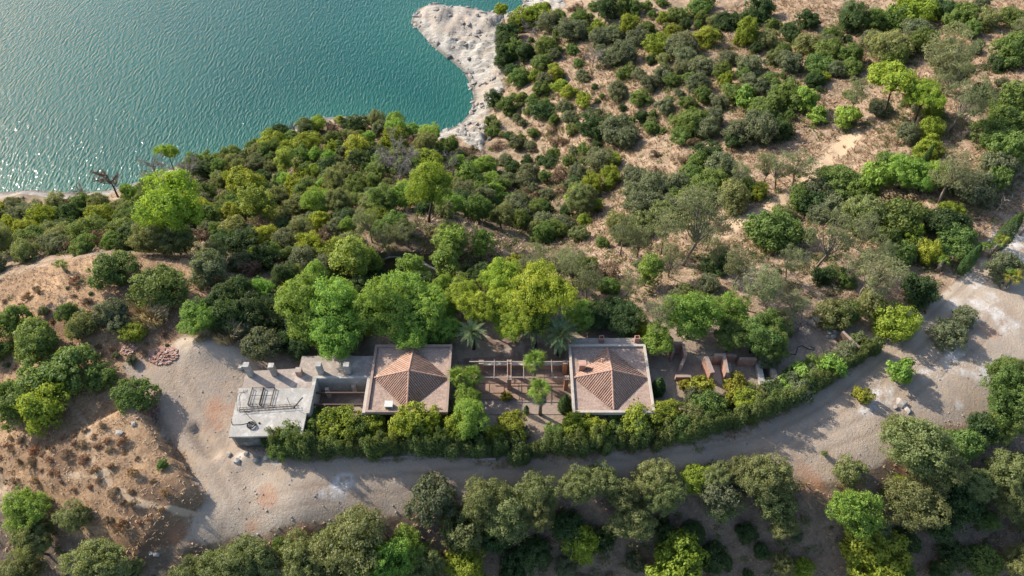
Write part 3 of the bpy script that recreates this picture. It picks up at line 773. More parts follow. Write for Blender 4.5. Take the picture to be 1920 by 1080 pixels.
# ---- courtyard between the houses
terr = empty("courtyard_paving", (1.2, 45.8, 0)); tag(terr, kind="structure")
terr["label"] = "large pinkish concrete paving slabs of the courtyard"
rows = [(44.36, 45.28, [-4.6, -2.6, 0.9, 2.4]), (45.32, 46.70, [-4.6, -2.75, -0.95, 0.85, 2.5]), (46.74, 48.4, [-4.6, -1.6, 1.2, 4.0, 6.6])]
for ya, yb, xs in rows:
    for xa, xb in zip(xs[:-1], xs[1:]):
        o = MB().box(xa + 0.05, xb - 0.05, ya + 0.04, yb - 0.04, -0.2, 0.10 + random.Random(xa * 7 + ya).uniform(-0.012, 0.012)).build("slab", M['terracotta'], terr); o.location = (-1.2, -45.8, 0)
o = MB().box(-5.2, 6.6, 42.4, 44.3, -0.3, 0.07).build("patio_slab", M['patio'], terr); o.location = (-1.2, -45.8, 0)
o = MB().box(2.6, 6.7, 44.36, 46.7, -0.3, 0.02).build("planting_bed", M['soilfloor'], terr); o.location = (-1.2, -45.8, 0)
o = MB().box(-6.9, 6.7, 49.4, 53.6, -0.3, 0.05).build("rear_yard", M['soilfloor'], terr); o.location = (-1.2, -45.8, 0)
per = empty("pergola", (0.8, 47.1, 0)); tag(per, "bare pergola of pale beams on orange pillars between the two houses", "pergola")
for x, y, m in ((-0.33, 46.0, 'brickred'), (6.55, 46.0, 'orange_plaster'), (-4.4, 46.0, 'brickred'), (-0.33, 48.25, 'orange_plaster'), (6.50, 48.25, 'orange_plaster'), (-3.75, 48.25, 'brickred')):
    o = MB().box(-0.24, 0.24, -0.24, 0.24, -0.1, 2.42).build("pillar", M[m], per); o.location = (x - 0.8, y - 47.1, 0)
    MB().box(-0.30, 0.30, -0.30, 0.30, 2.422, 2.50).build("capital", M['coping_pink'], o)
for y in (46.0, 48.25):
    MB().box(-6.0, 6.1, y - 47.1 - 0.055, y - 47.1 + 0.055, 2.503, 2.60).build("beam", M['pipe_white'], per)
for x in (-2.15, -0.55, -0.12, 1.4, 4.8):
    MB().box(x - 0.8 - 0.035, x - 0.8 + 0.035, -1.35, 1.4, 2.603, 2.66).build("cross_bar", M['pipe_white'], per)
gw = empty("garden_wall", (1.3, 49.0, 0)); tag(gw, "low plastered garden wall with pale capping behind the pergola", "wall")
MB().box(-5.0, 5.1, -0.18, 0.18, -0.1, 0.95).build("wall", M['brickred'], gw)
MB().box(-5.05, 5.15, -0.26, 0.26, 0.952, 1.05).build("capping", M['coping_white'], gw)
bench = empty("patio_table", (2.35, 45.4, 0.1)); tag(bench, "small dark wooden table on the courtyard slabs beside the palms", "table")
MB().box(-0.5, 0.5, -0.4, 0.4, 0.66, 0.74).build("top", M['wood_and_shade_dark'], bench)
for sx in (-1, 1):
    for sy in (-1, 1):
        MB().box(sx * 0.42 - .04, sx * 0.42 + .04, sy * 0.32 - .04, sy * 0.32 + .04, 0, 0.658).build("leg", M['wood_and_shade_dark'], bench)

# ---- masonry fragments beside the second house
def frag(name, walls, label, mat='brickred', th=0.32, cap=True):
    xs = [p for w_ in walls for p in (w_[0], w_[1])]
    cx = sum(p[0] for p in xs) / len(xs); cy = sum(p[1] for p in xs) / len(xs)
    root = empty(name, (cx, cy, 0)); tag(root, label, "wall")
    for a, b_, h in walls:
        o = MB().wall((a[0] - cx, a[1] - cy), (b_[0] - cx, b_[1] - cy), th, -0.4, h).build("wall_panel", M[mat], root)
        if cap: MB().wall((a[0] - cx, a[1] - cy), (b_[0] - cx, b_[1] - cy), th + 0.05, h + 0.002, h + 0.06).build("capping", M['coping_pink'], o)
    return root
frag("garden_screen_wall", [((17.4, 50.9), (18.6, 50.9), 2.0)], "single pink masonry panel standing by the white-edged house")
frag("garden_alcove", [((20.0, 51.3), (21.3, 51.3), 2.2), ((19.95, 50.0), (20.0, 51.13), 2.1), ((21.4, 49.4), (21.35, 51.13), 2.2)], "pink masonry alcove open to the front beneath the big garden tree")
frag("garden_buttress", [((20.75, 48.3), (21.3, 49.3), 1.7)], "short pale slanting masonry fin on the garden terrace", 'plaster')
frag("garden_bench_wall", [((20.0, 47.1), (21.9, 47.1), 1.1)], "low pink masonry wall behind the yellow-leaved bush", 'brickred')
frag("garden_fin_wall", [((23.9, 49.4), (24.3, 47.0), 2.0)], "thick sunlit pink masonry fin with slanted top", 'brickred', 0.5)
frag("garden_niche", [((25.0, 49.6), (26.4, 49.6), 2.0), ((26.1, 47.0), (26.2, 49.4), 2.0)], "L-shaped pink masonry niche with dark shaded inside", 'brickred', 0.36)
frag("garden_back_wall", [((26.8, 50.0), (28.0, 50.0), 1.4)], "short pink masonry wall half hidden by yellow foliage")
frag("trough_side_wall", [((28.2, 49.4), (30.3, 49.4), 1.5)], "pink masonry wall beside the concrete trough")
gt = empty("garden_terrace", (21.5, 48.8, 0)); tag(gt, kind="structure"); gt["label"] = "worn concrete garden terrace beside the house"
o = MB().prism([(17.0, 47.3), (23.6, 46.7), (27.2, 46.6), (27.6, 50.6), (17.2, 51.2)], -0.3, 0.05).build("paving", M['plaster'], gt); o.location = (-21.5, -48.8, 0)
tr = empty("water_trough", (31.5, 48.2, 0)); tag(tr, "long grey concrete trough with dark empty basin", "trough")
def tw(poly, z0, z1, nm, m):
    o = MB().prism(poly, z0, z1).build(nm, M[m], tr); o.location = (-31.5, -48.2, 0); return o
tw([(30.3, 46.3), (31.0, 46.45), (31.15, 50.1), (30.45, 50.1)], -1.4, 0.55, "side_wall", 'concrete_pale')
tw([(32.1, 46.7), (32.85, 46.9), (32.55, 50.1), (32.1, 50.1)], -1.4, 0.55, "side_wall", 'concrete')
tw([(30.95, 46.46), (32.14, 46.7), (32.13, 47.05), (31.0, 46.9)], -1.4, 0.5, "end_wall", 'concrete_pale')
tw([(31.15, 49.8), (32.1, 49.8), (32.1, 50.1), (31.15, 50.1)], -1.4, 0.5, "end_wall", 'concrete')
tw([(31.02, 46.91), (32.12, 47.06), (32.1, 49.79), (31.16, 49.79)], -1.4, -0.75, "basin_floor", 'concrete_dark')
frag("ruined_gate_wall", [((42.0, 53.3), (43.35, 50.7), 1.9)], "tall dark brown slab of ruined wall standing diagonally by the hedge", 'brown_wall', 0.3)
frag("low_kerb_wall", [((41.0, 54.9), (44.6, 56.4), 0.35)], "low stone kerb behind the ruined gate wall", 'concrete_pale', 0.3, False)

# black irrigation pipe on the bare ground
pp = [(33.2, 50.0), (33.8, 51.0), (35.0, 51.1), (36.0, 51.0), (36.6, 52.2), (37.2, 52.4), (37.8, 51.9), (38.4, 51.7), (38.7, 52.0), (38.2, 52.3)]
pipe = MB().tube([(x, y, float(zof(x, y)) + 0.06) for x, y in pp], 0.05, 5).build("irrigation_pipe", M['hose']); tag(pipe, "thin black pipe winding over bare ground near the trough", "pipe")

# low pale kerb along the foot of the hedge
kp = [hit(u, v) for u, v in ((700, 860), (760, 857), (820, 858), (880, 861), (930, 864))]
mb = MB()
for a, b_ in zip(kp[:-1], kp[1:]):
    mb.wall(a, b_, 0.2, float(zof(a[0], a[1])) - 0.5, float(zof(a[0], a[1])) + 0.14)
kb = mb.build("hedge_kerb", M['concrete']); tag(kb, "low pale stone kerb along the foot of the hedge", "kerb")

# ---- tunnel mouth in the slope behind the trees
ty = tcy + 0.4; tx = tcx; tz = tbz
tun = empty("tunnel_mouth", (tx, ty, tz)); tag(tun, "dark round concrete tunnel mouth in the wooded slope", "tunnel")
R0, R1_ = 2.25, 2.5
n = 24; vs = []; f = []
for y in (-0.3, 3.6):
    for r in (R0, R1_):
        for a in np.linspace(0, pi, n): vs.append((r * cos(a), y, 0.3 + r * sin(a)))
for i in range(n - 1):
    f.append((i, i + 1, n + i + 1, n + i)); f.append((n + i, n + i + 1, 3 * n + i + 1, 3 * n + i)); f.append((i, 2 * n + i, 2 * n + i + 1, i + 1))
MB().add(vs, f).build("arch_ring", M['concrete_pale'], tun)
MB().box(-2.3, 2.3, 3.5, 3.58, -1, 2.5).build("end_wall", M['wood_and_shade_dark'], tun)  # dark sheet closes the bore, its colour standing in for deep shade
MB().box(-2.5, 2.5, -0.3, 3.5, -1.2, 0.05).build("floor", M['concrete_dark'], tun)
fwv = []; ff = []
xs = np.linspace(0, pi, n)
for a in xs: fwv.append((R1_ * cos(a), -0.15, 0.3 + R1_ * sin(a)))
for a in xs:
    q = 4.4 * cos(a); fwv.append((q, -0.15, 3.6 if abs(cos(a)) < 0.93 else 0.3 + 3.3 * abs(sin(a)) / 0.37))
for i in range(n - 1): ff.append((i, i + 1, n + i + 1, n + i))
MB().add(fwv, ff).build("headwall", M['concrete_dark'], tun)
MB().prism([(2.9, -0.3), (6.4, -2.6), (6.6, -2.3), (3.1, 0.1)], -1.5, 2.3).build("wing_wall", M['concrete_pale'], tun)
# ------------------------------------------------------------------ vegetation: meshes
def leaf_material(name, col, col2, transl=0.42, var=0.10):
    m = bpy.data.materials.new(name); t = nt(m)
    at = N(t, "ShaderNodeAttribute", attribute_name="tint")
    c = mixc(t, at.outputs["Fac"], col, col2)
    oi = N(t, "ShaderNodeObjectInfo")
    hs = N(t, "ShaderNodeHueSaturation")
    mr = N(t, "ShaderNodeMapRange"); mr.inputs[3].default_value = 1 - var * 1.6; mr.inputs[4].default_value = 1 + var * 1.6
    t.links.new(oi.outputs["Random"], mr.inputs[0]); t.links.new(mr.outputs[0], hs.inputs["Value"])
    m2 = N(t, "ShaderNodeMath", operation='MULTIPLY'); m2.inputs[1].default_value = 7.31; t.links.new(oi.outputs["Random"], m2.inputs[0])
    m3 = N(t, "ShaderNodeMath", operation='FRACT'); t.links.new(m2.outputs[0], m3.inputs[0])
    mr2 = N(t, "ShaderNodeMapRange"); mr2.inputs[3].default_value = 0.5 - var * 0.16; mr2.inputs[4].default_value = 0.5 + var * 0.16
    t.links.new(m3.outputs[0], mr2.inputs[0]); t.links.new(mr2.outputs[0], hs.inputs["Hue"])
    t.links.new(c, hs.inputs["Color"])
    d = N(t, "ShaderNodeBsdfPrincipled"); d.inputs["Roughness"].default_value = 0.6; d.inputs["Specular IOR Level"].default_value = 0.25
    tr_ = N(t, "ShaderNodeBsdfTranslucent")
    t.links.new(hs.outputs[0], d.inputs["Base Color"]); t.links.new(mixc(t, 1.0, hs.outputs[0], (1.35, 1.25, 0.75), 'MULTIPLY'), tr_.inputs["Color"])
    mx_ = N(t, "ShaderNodeMixShader"); mx_.inputs[0].default_value = transl
    t.links.new(d.outputs[0], mx_.inputs[1]); t.links.new(tr_.outputs[0], mx_.inputs[2])
    o = N(t, "ShaderNodeOutputMaterial"); t.links.new(mx_.outputs[0], o.inputs[0])
    return m
LEAF = {
    'D': leaf_material("dark_evergreen_leaf", (0.045, 0.086, 0.030), (0.103, 0.155, 0.052)),
    'M': leaf_material("green_leaf", (0.099, 0.161, 0.040), (0.210, 0.275, 0.077)),
    'O': leaf_material("grey_green_leaf", (0.119, 0.146, 0.076), (0.222, 0.241, 0.138)),
    'Y': leaf_material("yellow_green_leaf", (0.190, 0.245, 0.030), (0.340, 0.390, 0.058)),
    'P': leaf_material("pine_needle", (0.166, 0.259, 0.032), (0.370, 0.437, 0.061)),
    'G': leaf_material("fresh_green_leaf", (0.149, 0.259, 0.047), (0.324, 0.463, 0.098)),
    'E': leaf_material("eucalyptus_leaf", (0.145, 0.170, 0.082), (0.245, 0.265, 0.140), 0.42),
    'T': leaf_material("pale_needle", (0.190, 0.270, 0.055), (0.310, 0.390, 0.095), 0.42),
    'C': leaf_material("cypress_leaf", (0.036, 0.082, 0.022), (0.085, 0.140, 0.036)),
    'H': leaf_material("hedge_leaf", (0.078, 0.125, 0.036), (0.194, 0.225, 0.076)),
    'B': leaf_material("olive_leaf", (0.148, 0.184, 0.066), (0.284, 0.300, 0.127)),
    'S': leaf_material("dry_leaf", (0.170, 0.115, 0.070), (0.280, 0.200, 0.125), 0.15),
    'Z': leaf_material("flowering_leaf", (0.170, 0.180, 0.024), (0.340, 0.310, 0.048)),
    'R': leaf_material("reed_leaf", (0.270, 0.235, 0.120), (0.420, 0.360, 0.220), 0.2),
    'A': leaf_material("dry_grass_blade", (0.350, 0.250, 0.145), (0.500, 0.380, 0.240), 0.2),
    'U': leaf_material("rusty_scrub_leaf", (0.240, 0.130, 0.065), (0.360, 0.220, 0.120), 0.15),
    'V': leaf_material("low_scrub_leaf", (0.081, 0.114, 0.037), (0.227, 0.246, 0.092)),
    'palmF': leaf_material("date_palm_leaf", (0.075, 0.125, 0.055), (0.190, 0.245, 0.125), 0.25),
    'palmW': leaf_material("fan_palm_leaf", (0.085, 0.155, 0.020), (0.230, 0.320, 0.045), 0.3),
    'palmdry': leaf_material("dry_palm_leaf", (0.180, 0.160, 0.130), (0.280, 0.250, 0.210), 0.1),
    'twig': leaf_material("grey_twig", (0.200, 0.180, 0.170), (0.290, 0.265, 0.250), 0.1),
    'twigred': leaf_material("rust_twig", (0.140, 0.080, 0.065), (0.210, 0.120, 0.090), 0.1),
}
def unit(v): return v / (np.linalg.norm(v, axis=-1, keepdims=True) + 1e-9)
def leaves(pos, nrm, size, tint, rng, aspect=0.62, name="crown", mat=None):
    n = len(pos)
    rv = unit(rng.normal(size=(n, 3)))
    t1 = unit(np.cross(nrm, rv)); t2 = np.cross(nrm, t1)
    s = size[:, None] * rng.uniform(0.7, 1.3, (n, 1))
    fold = nrm * s * 0.18
    v = np.stack([pos - t1 * s, pos - t2 * s * aspect + fold, pos + t1 * s, pos + t2 * s * aspect + fold], 1).reshape(-1, 3)
    f = np.arange(n * 4).reshape(-1, 4)
    return mesh_np(name, v, f, mat, {"tint": np.repeat(np.clip(tint, 0, 1), 4)})

def crown_points(rng, nl, nc, nleaf, lr, cr, h, zc, flat=1.0, wide=1.0, zlow=-0.35, drop=0.0, fill=0.12, shape='ell'):
    """lobes -> clumps -> leaves inside an uneven envelope of width 1 and height h centred at height zc"""
    C = []
    tries = 0
    while len(C) < nl and tries < 4000:
        tries += 1
        p = rng.uniform(-1, 1, 3)
        if np.linalg.norm(p) > 1: continue
        if shape == 'umb' and p[2] < -0.25: continue
        if shape == 'cone' and np.hypot(p[0], p[1]) > (1 - p[2]) * 0.55 + 0.12: continue
        q = p * np.array([0.5 - lr * 0.75, 0.5 - lr * 0.75, max(h / 2 - lr * 0.7, 0.03)])
        if any(np.linalg.norm(q - c) < lr * 0.62 for c in C): continue
        C.append(q)
    C = np.array(C); L = len(C)
    R = lr * rng.uniform(0.55, 1.28, L)
    per = int(np.ceil(nc / L * 2.6))
    cl = []
    for i in range(L):
        d = unit(rng.normal(size=(per, 3)))
        d = d[d[:, 2] > zlow - 0.35 * rng.random(len(d))]
        p = C[i] + d * R[i] * rng.uniform(0.82, 1.08, (len(d), 1)) * np.array([1, 1, 0.85 * flat])
        dist = np.linalg.norm(p[:, None] - C[None], axis=2) / R[None]
        dist[:, i] = 9
        keep = dist.min(1) > 0.82
        cl.append(np.c_[p[keep], d[keep]])
    cl = np.concatenate(cl)
    if len(cl) > nc: cl = cl[rng.permutation(len(cl))[:nc]]
    if drop: cl = cl[rng.random(len(cl)) > drop]
    k = len(cl)
    cc = cl[:, :3]; cd = cl[:, 3:]
    crr = cr * rng.uniform(0.65, 1.35, k)
    ctint = rng.uniform(0.15, 0.75, k)
    m = nleaf // k + 1
    d = unit(rng.normal(size=(k, m, 3)) + cd[:, None] * 0.55 + np.array([0, 0, 0.25]))
    rr = crr[:, None, None] * rng.uniform(0.45, 1.08, (k, m, 1))
    pos = cc[:, None] + d * rr * np.array([1, 1, 0.8])
    nrm = unit(d * 0.8 + cd[:, None] * 0.35 + rng.normal(size=(k, m, 3)) * 0.45)
    tint = np.repeat(ctint[:, None], m, 1) + rng.normal(0, 0.18, (k, m))
    pos = pos + d * rng.exponential(0.012, (k, m, 1))
    pos = pos.reshape(-1, 3); nrm = nrm.reshape(-1, 3); tint = tint.ravel()
    size = np.ones(len(pos))
    if fill:                                   # bigger leaves inside, so that the crown is not hollow
        nf = int(len(pos) * fill)
        i = rng.integers(0, L, nf)
        p = C[i] + unit(rng.normal(size=(nf, 3))) * (R[i] * rng.uniform(0.2, 0.8, nf))[:, None]
        pos = np.r_[pos, p]; nrm = np.r_[nrm, unit(rng.normal(size=(nf, 3)))]; tint = np.r_[tint, rng.uniform(0, 0.3, nf)]; size = np.r_[size, np.full(nf, 1.9)]
    pos[:, 2] += zc
    C = C + np.array([0, 0, zc])
    return pos, nrm, size, tint, C

def limbs(C, rng, r0, zfork, lean=0.05, sides=6, n=8, mat=None, thin=0.4):
    mb = MB()
    base = np.array([0, 0, -0.06]); fork = np.array([rng.normal(0, lean), rng.normal(0, lean), zfork])
    mb.tube([base, (base + fork) / 2 + rng.normal(0, lean * 0.3, 3) * (1, 1, 0), fork], [r0 * 1.25, r0, r0 * 0.8], sides)
    order = rng.permutation(len(C))[:n]
    for i in order:
        c = C[i]; mid = fork * 0.5 + c * 0.5 + np.array([0, 0, -0.03]) + rng.normal(0, 0.02, 3)
        mb.tube([fork - np.array([0, 0, 0.02]), mid, c], [r0 * 0.6, r0 * thin, r0 * 0.16], 4, False)
    return mb

PROTO = {}
def proto_tree(key, seed, leafmat, barkmat, leaf, spec, r0=None, zfork=0.2, aspect=0.62, nlimb=8, lean=0.05):
    rng = np.random.default_rng(seed)
    pos, nrm, size, tint, C = crown_points(rng, **spec)
    lo = min(pos[:, 2].min(), 0.0)
    if lo < 0 and r0 is None: pos[:, 2] = np.maximum(pos[:, 2], -0.02)
    me = leaves(pos, nrm, size * leaf, tint, rng, aspect, "crown_" + key, LEAF[leafmat])
    tr_m = limbs(C, rng, r0 if r0 else 0.02, zfork, lean, n=nlimb).mesh("trunk_" + key, M[barkmat], True)
    PROTO.setdefault(key, []).append((me, tr_m))
for s in range(6):
    # shrubs: foliage down to the ground
    for key, lm in (('D', 'D'), ('M', 'M'), ('O', 'O'), ('B', 'B')):
        proto_tree(key, 10 + s + ord(key), lm, 'bark', 0.0235, dict(nl=9 + 2 * s, nc=130, nleaf=5900, lr=0.24 - 0.012 * s, cr=0.085, h=0.66 + 0.04 * s, zc=0.35), zfork=0.12)
    proto_tree('Y', 60 + s, 'Y', 'bark', 0.026, dict(nl=10 + s, nc=120, nleaf=5000, lr=0.22, cr=0.085, h=0.85 + 0.04 * s, zc=0.44), r0=0.025, zfork=0.15)
for s in range(3):
    # big clumpy trees
    for key, lm in (('TM', 'M'), ('TB', 'B'), ('TD', 'D'), ('TG', 'G')):
        proto_tree(key, 110 + s * 5 + len(lm) + ord(key[1]), lm, 'bark', 0.0158, dict(nl=17 + 2 * s, nc=250, nleaf=14000, lr=0.18, cr=0.062, h=0.86 + 0.06 * s, zc=0.66), r0=0.032, zfork=0.28)
    proto_tree('P', 170 + s, 'P', 'bark', 0.0152, dict(nl=18 + 2 * s, nc=230, nleaf=13000, lr=0.175, cr=0.066, h=0.80, zc=0.92, zlow=-0.2), r0=0.028, zfork=0.62, nlimb=12)
    proto_tree('U', 180 + s, 'P', 'bark', 0.024, dict(nl=16, nc=150, nleaf=5200, lr=0.15, cr=0.07, h=0.50, zc=1.05, zlow=-0.1, shape='umb'), r0=0.024, zfork=0.80, nlimb=12)
    proto_tree('T', 190 + s, 'T', 'bark', 0.030, dict(nl=22, nc=170, nleaf=5200, lr=0.20, cr=0.085, h=1.75, zc=1.0, fill=0.08), r0=0.03, zfork=0.7, nlimb=12, lean=0.03)
    proto_tree('E', 200 + s, 'E', 'bark_pale', 0.020, dict(nl=18, nc=110, nleaf=3600, lr=0.17, cr=0.085, h=0.95, zc=1.02, drop=0.22, fill=0.03), r0=0.026, zfork=0.55, nlimb=18, lean=0.06, aspect=0.4)
    proto_tree('F', 210 + s, 'G', 'bark', 0.040, dict(nl=8, nc=60, nleaf=1900, lr=0.22, cr=0.10, h=0.8, zc=0.4, drop=0.1), zfork=0.15)
    proto_tree('Z', 220 + s, 'Z', 'bark', 0.045, dict(nl=8, nc=60, nleaf=1700, lr=0.22, cr=0.10, h=0.8, zc=0.4), zfork=0.12)
    proto_tree('S', 230 + s, 'S', 'bark', 0.042, dict(nl=8, nc=60, nleaf=1300, lr=0.2, cr=0.1, h=0.55, zc=0.26, drop=0.15, fill=0.03), zfork=0.1, aspect=0.3)
    proto_tree('N', 240 + s, 'U', 'bark', 0.055, dict(nl=7, nc=40, nleaf=700, lr=0.22, cr=0.12, h=0.55, zc=0.26, drop=0.1, fill=0.05), zfork=0.1, aspect=0.4)

def spindle(key, seed, lm, leaf, h, n, prof, fuzz=0.1, spires=1, r0=0.03):
    rng = np.random.default_rng(seed)
    P_, N_, T_ = [], [], []
    for sp in range(spires):
        off = np.zeros(2) if spires == 1 else rng.uniform(-0.3, 0.3, 2)
        hh = h * (1 if spires == 1 else rng.uniform(0.62, 1.0)); w = 1.0 if spires == 1 else rng.uniform(0.34, 0.55)
        m = n // spires
        z = rng.random(m) ** 0.85; a = rng.uniform(0, 2 * pi, m)
        bump = 1 + fuzz * np.sin(a * 5 + z * 23 + seed) * 0.6 + fuzz * rng.normal(size=m)
        r = prof(z) * w * 0.5 * bump * np.where(rng.random(m) < 0.2, rng.uniform(0.3, 0.9, m), 1)
        P_.append(np.c_[off[0] + r * np.cos(a), off[1] + r * np.sin(a), z * hh])
        N_.append(unit(np.c_[np.cos(a), np.sin(a), np.full(m, 0.55)] + rng.normal(size=(m, 3)) * 0.45))
        T_.append(0.45 + 0.35 * np.sin(a * 5 + z * 23) + rng.normal(0, 0.2, m))
    me = leaves(np.concatenate(P_), np.concatenate(N_), np.full(sum(map(len, P_)), leaf), np.concatenate(T_), rng, 0.45, "crown_" + key, LEAF[lm])
    tm_ = MB().tube([(0, 0, -0.05), (0, 0, h * 0.25), (0, 0, h * 0.8)], [r0 * 1.3, r0, r0 * 0.3], 6).mesh("trunk_" + key, M['bark'], True)
    PROTO.setdefault(key, []).append((me, tm_))
for s in range(2):
    spindle('C', 300 + s, 'C', 0.060, 3.6, 3600, lambda z: np.clip(np.sin(np.pi * np.clip(z * 0.94 + 0.05, 0, 1) ** 0.72) ** 0.62, 0.06, 1), 0.08)
    spindle('K', 305 + s, 'C', 0.075, 2.1, 3200, lambda z: np.clip(np.sin(np.pi * np.clip(z * 0.93 + 0.07, 0, 1) ** 0.55), 0.05, 1), 0.09)
for s in range(5):
    spindle('H', 310 + s, 'H', 0.042, 1.15 + 0.1 * s, 4200, lambda z: np.clip(1.0 - 0.55 * z ** 3 - 0.15 * (1 - z), 0.1, 1), 0.2, 8)

def dead_tree(key, seed, barkmat, twigmat, h, w, levels=(9, 7, 8), r0=0.02, z0=0.3):
    rng = np.random.default_rng(seed); mb = MB()
    top = np.array([rng.normal(0, 0.05), rng.normal(0, 0.05), h * 0.92])
    mb.tube([(0, 0, -0.05), top * 0.5 + rng.normal(0, 0.02, 3), top], [r0 * 1.2, r0 * 0.8, r0 * 0.2], 6)
    V = []; F = []
    def twig(a, b_, r):
        d = unit((b_ - a)[None])[0]; s_ = unit(np.cross(d, rng.normal(size=3))[None])[0] * r
        q = len(V); V.extend([a - s_, a + s_, b_ + s_ * 0.3, b_ - s_ * 0.3]); F.append((q, q + 1, q + 2, q + 3))
    for i in range(levels[0]):
        z = z0 * h + (0.9 - z0) * h * rng.random(); a = top * (z / top[2])
        an = i * 2.4 + rng.normal(0, 0.3); ln = w * 0.5 * rng.uniform(0.6, 1.05)
        e = a + np.array([cos(an) * ln, sin(an) * ln, ln * rng.uniform(0.25, 0.9)])
        mid = (a + e) / 2 + rng.normal(0, 0.03, 3)
        mb.tube([a, mid, e], [r0 * 0.5, r0 * 0.33, r0 * 0.12], 4, False)
        for j in range(levels[1]):
            q = rng.uniform(0.25, 1.0); s_ = a + (e - a) * q
            d = unit((e - a + rng.normal(0, 0.55, 3) * ln)[None])[0] * ln * rng.uniform(0.3, 0.55)
            twig(s_, s_ + d, r0 * 0.26)
            for k in range(levels[2]):
                s2 = s_ + d * rng.uniform(0.2, 1); d2_ = unit((d + rng.normal(0, 0.7, 3) * np.linalg.norm(d))[None])[0] * ln * rng.uniform(0.12, 0.28)
                twig(s2, s2 + d2_, r0 * 0.15)
    tm_ = mb.mesh("trunk_" + key, M[barkmat], True)
    V = np.array(V); me = mesh_np("crown_" + key, V, np.array(F), LEAF[twigmat], {"tint": np.repeat(rng.random(len(V) // 4), 4)})
    PROTO.setdefault(key, []).append((me, tm_))
for s in range(3):
    dead_tree('X', 400 + s, 'deadgrey', 'twig', 1.15, 1.0, (16, 12, 11), 0.026, 0.2)
    dead_tree('L', 410 + s, 'deadgrey', 'twig', 0.55, 1.0, (13, 10, 10), 0.022, 0.05)
    dead_tree('Q', 420 + s, 'deadred', 'twigred', 1.3, 1.0, (12, 10, 11), 0.042, 0.35)
    dead_tree('I', 430 + s, 'bark_pale', 'twig', 1.9, 0.8, (6, 3, 2), 0.045, 0.35)

def tuft(key, seed, lm, n, h, spread, w, droop=0.5):
    rng = np.random.default_rng(seed); V = []; F = []; T_ = []
    for i in range(n):
        a = rng.uniform(0, 2 * pi); r = spread * sqrt(rng.random()) * 0.5; L_ = h * rng.uniform(0.6, 1.05)
        b0 = np.array([r * cos(a), r * sin(a), -0.02]); out = np.array([cos(a), sin(a), 0]) * L_ * rng.uniform(0.1, droop)
        p1 = b0 + out * 0.35 + np.array([0, 0, L_ * 0.62]); p2 = b0 + out + np.array([0, 0, L_ * rng.uniform(0.75, 1.0)])
        s_ = np.array([-sin(a + 0.8), cos(a + 0.8), 0]) * w
        q = len(V); V += [b0 - s_, b0 + s_, p1 + s_ * 0.8, p1 - s_ * 0.8, p2]
        F += [(q, q + 1, q + 2, q + 3)]; F += [(q + 3, q + 2, q + 4, q + 4)]; T_ += [rng.random()] * 5
    F3 = [f[:3] for f in F if f[2] == f[3] or f[3] == f[2]]; 
    F4 = np.array([f for f in F if len(set(f)) == 4]); F3 = np.array([f[:3] for f in F if len(set(f)) == 3])
    PROTO.setdefault(key, []).append((mesh_np("blades_" + key, np.array(V), [F4, F3], LEAF[lm], {"tint": np.array(T_)}), None))
for s in range(2): tuft('R', 500 + s, 'R', 260, 0.75, 0.9, 0.012, 0.6)

# ---- palms
def fan_leaf(seed, lm):
    rng = np.random.default_rng(seed); V = []; F3 = []; T_ = []
    st = 0.38; n = 10
    V += [(0, -0.018, 0), (0, 0.018, 0), (st, 0.012, 0.05), (st, -0.012, 0.05)]; F = [(0, 1, 2, 3)]; T_ += [0.3] * 4
    for i in range(n):
        a = radians(-52 + 104 * i / (n - 1)); ln = 0.80 * (1 - 0.30 * abs(i - n // 2) / (n / 2)) * rng.uniform(0.9, 1.1)
        d = np.array([cos(a), sin(a), 0]); s_ = np.array([-sin(a), cos(a), 0]) * 0.034
        o = np.array([st, 0, 0.05]); m = o + d * ln * 0.55 + np.array([0, 0, 0.02]); e = o + d * ln + np.array([0, 0, -0.22 * rng.uniform(0.6, 1.4)])
        q = len(V); V += [o, m - s_ * 1.1 + (0, 0, 0.03), m, m + s_ * 1.1 + (0, 0, 0.03), e]
        F3 += [(q, q + 1, q + 2), (q, q + 2, q + 3), (q + 1, q + 4, q + 2), (q + 2, q + 4, q + 3)]; T_ += [0.35 + 0.4 * rng.random()] * 5
    return mesh_np("fan_leaf", np.array(V, float), [np.array(F), np.array(F3)], LEAF[lm], {"tint": np.array(T_)})
def feather_leaf(seed, lm):
    rng = np.random.default_rng(seed); V = []; F = []; T_ = []
    def P_(q): return np.array([q * 0.96, 0, 0.42 * q - 0.62 * q * q])
    for q0 in np.linspace(0, 0.9, 10):
        a, b_ = P_(q0), P_(q0 + 0.1); k = len(V); w = 0.014 * (1.1 - q0)
        V += [a + (0, -w, 0), a + (0, w, 0), b_ + (0, w, 0), b_ + (0, -w, 0)]; F.append((k, k + 1, k + 2, k + 3)); T_ += [0.6] * 4
    for q0 in np.linspace(0.12, 1.0, 34):
        a = P_(q0); ln = 0.13 * sin(pi * min(0.18 + q0 * 0.82, 1)) + 0.03
        for sd in (-1, 1):
            d = np.array([0.55, sd * 0.85, 0.12 - 0.25 * rng.random()]); d /= np.linalg.norm(d); e = a + d * ln; k = len(V)
            V += [a + (-.012, 0, 0), a + (.018, 0, 0), e + (0.006, 0, 0), e - (0.006, 0, 0)]; F.append((k, k + 1, k + 2, k + 3)); T_ += [rng.random()] * 4
    return mesh_np("feather_leaf", np.array(V, float), np.array(F), LEAF[lm], {"tint": np.array(T_)})
FAN = [fan_leaf(s, 'palmW') for s in range(3)]; FANY = [fan_leaf(s + 7, 'Z') for s in range(2)]; FAND = fan_leaf(5, 'palmdry'); FEA = [feather_leaf(s, 'palmF') for s in range(3)]
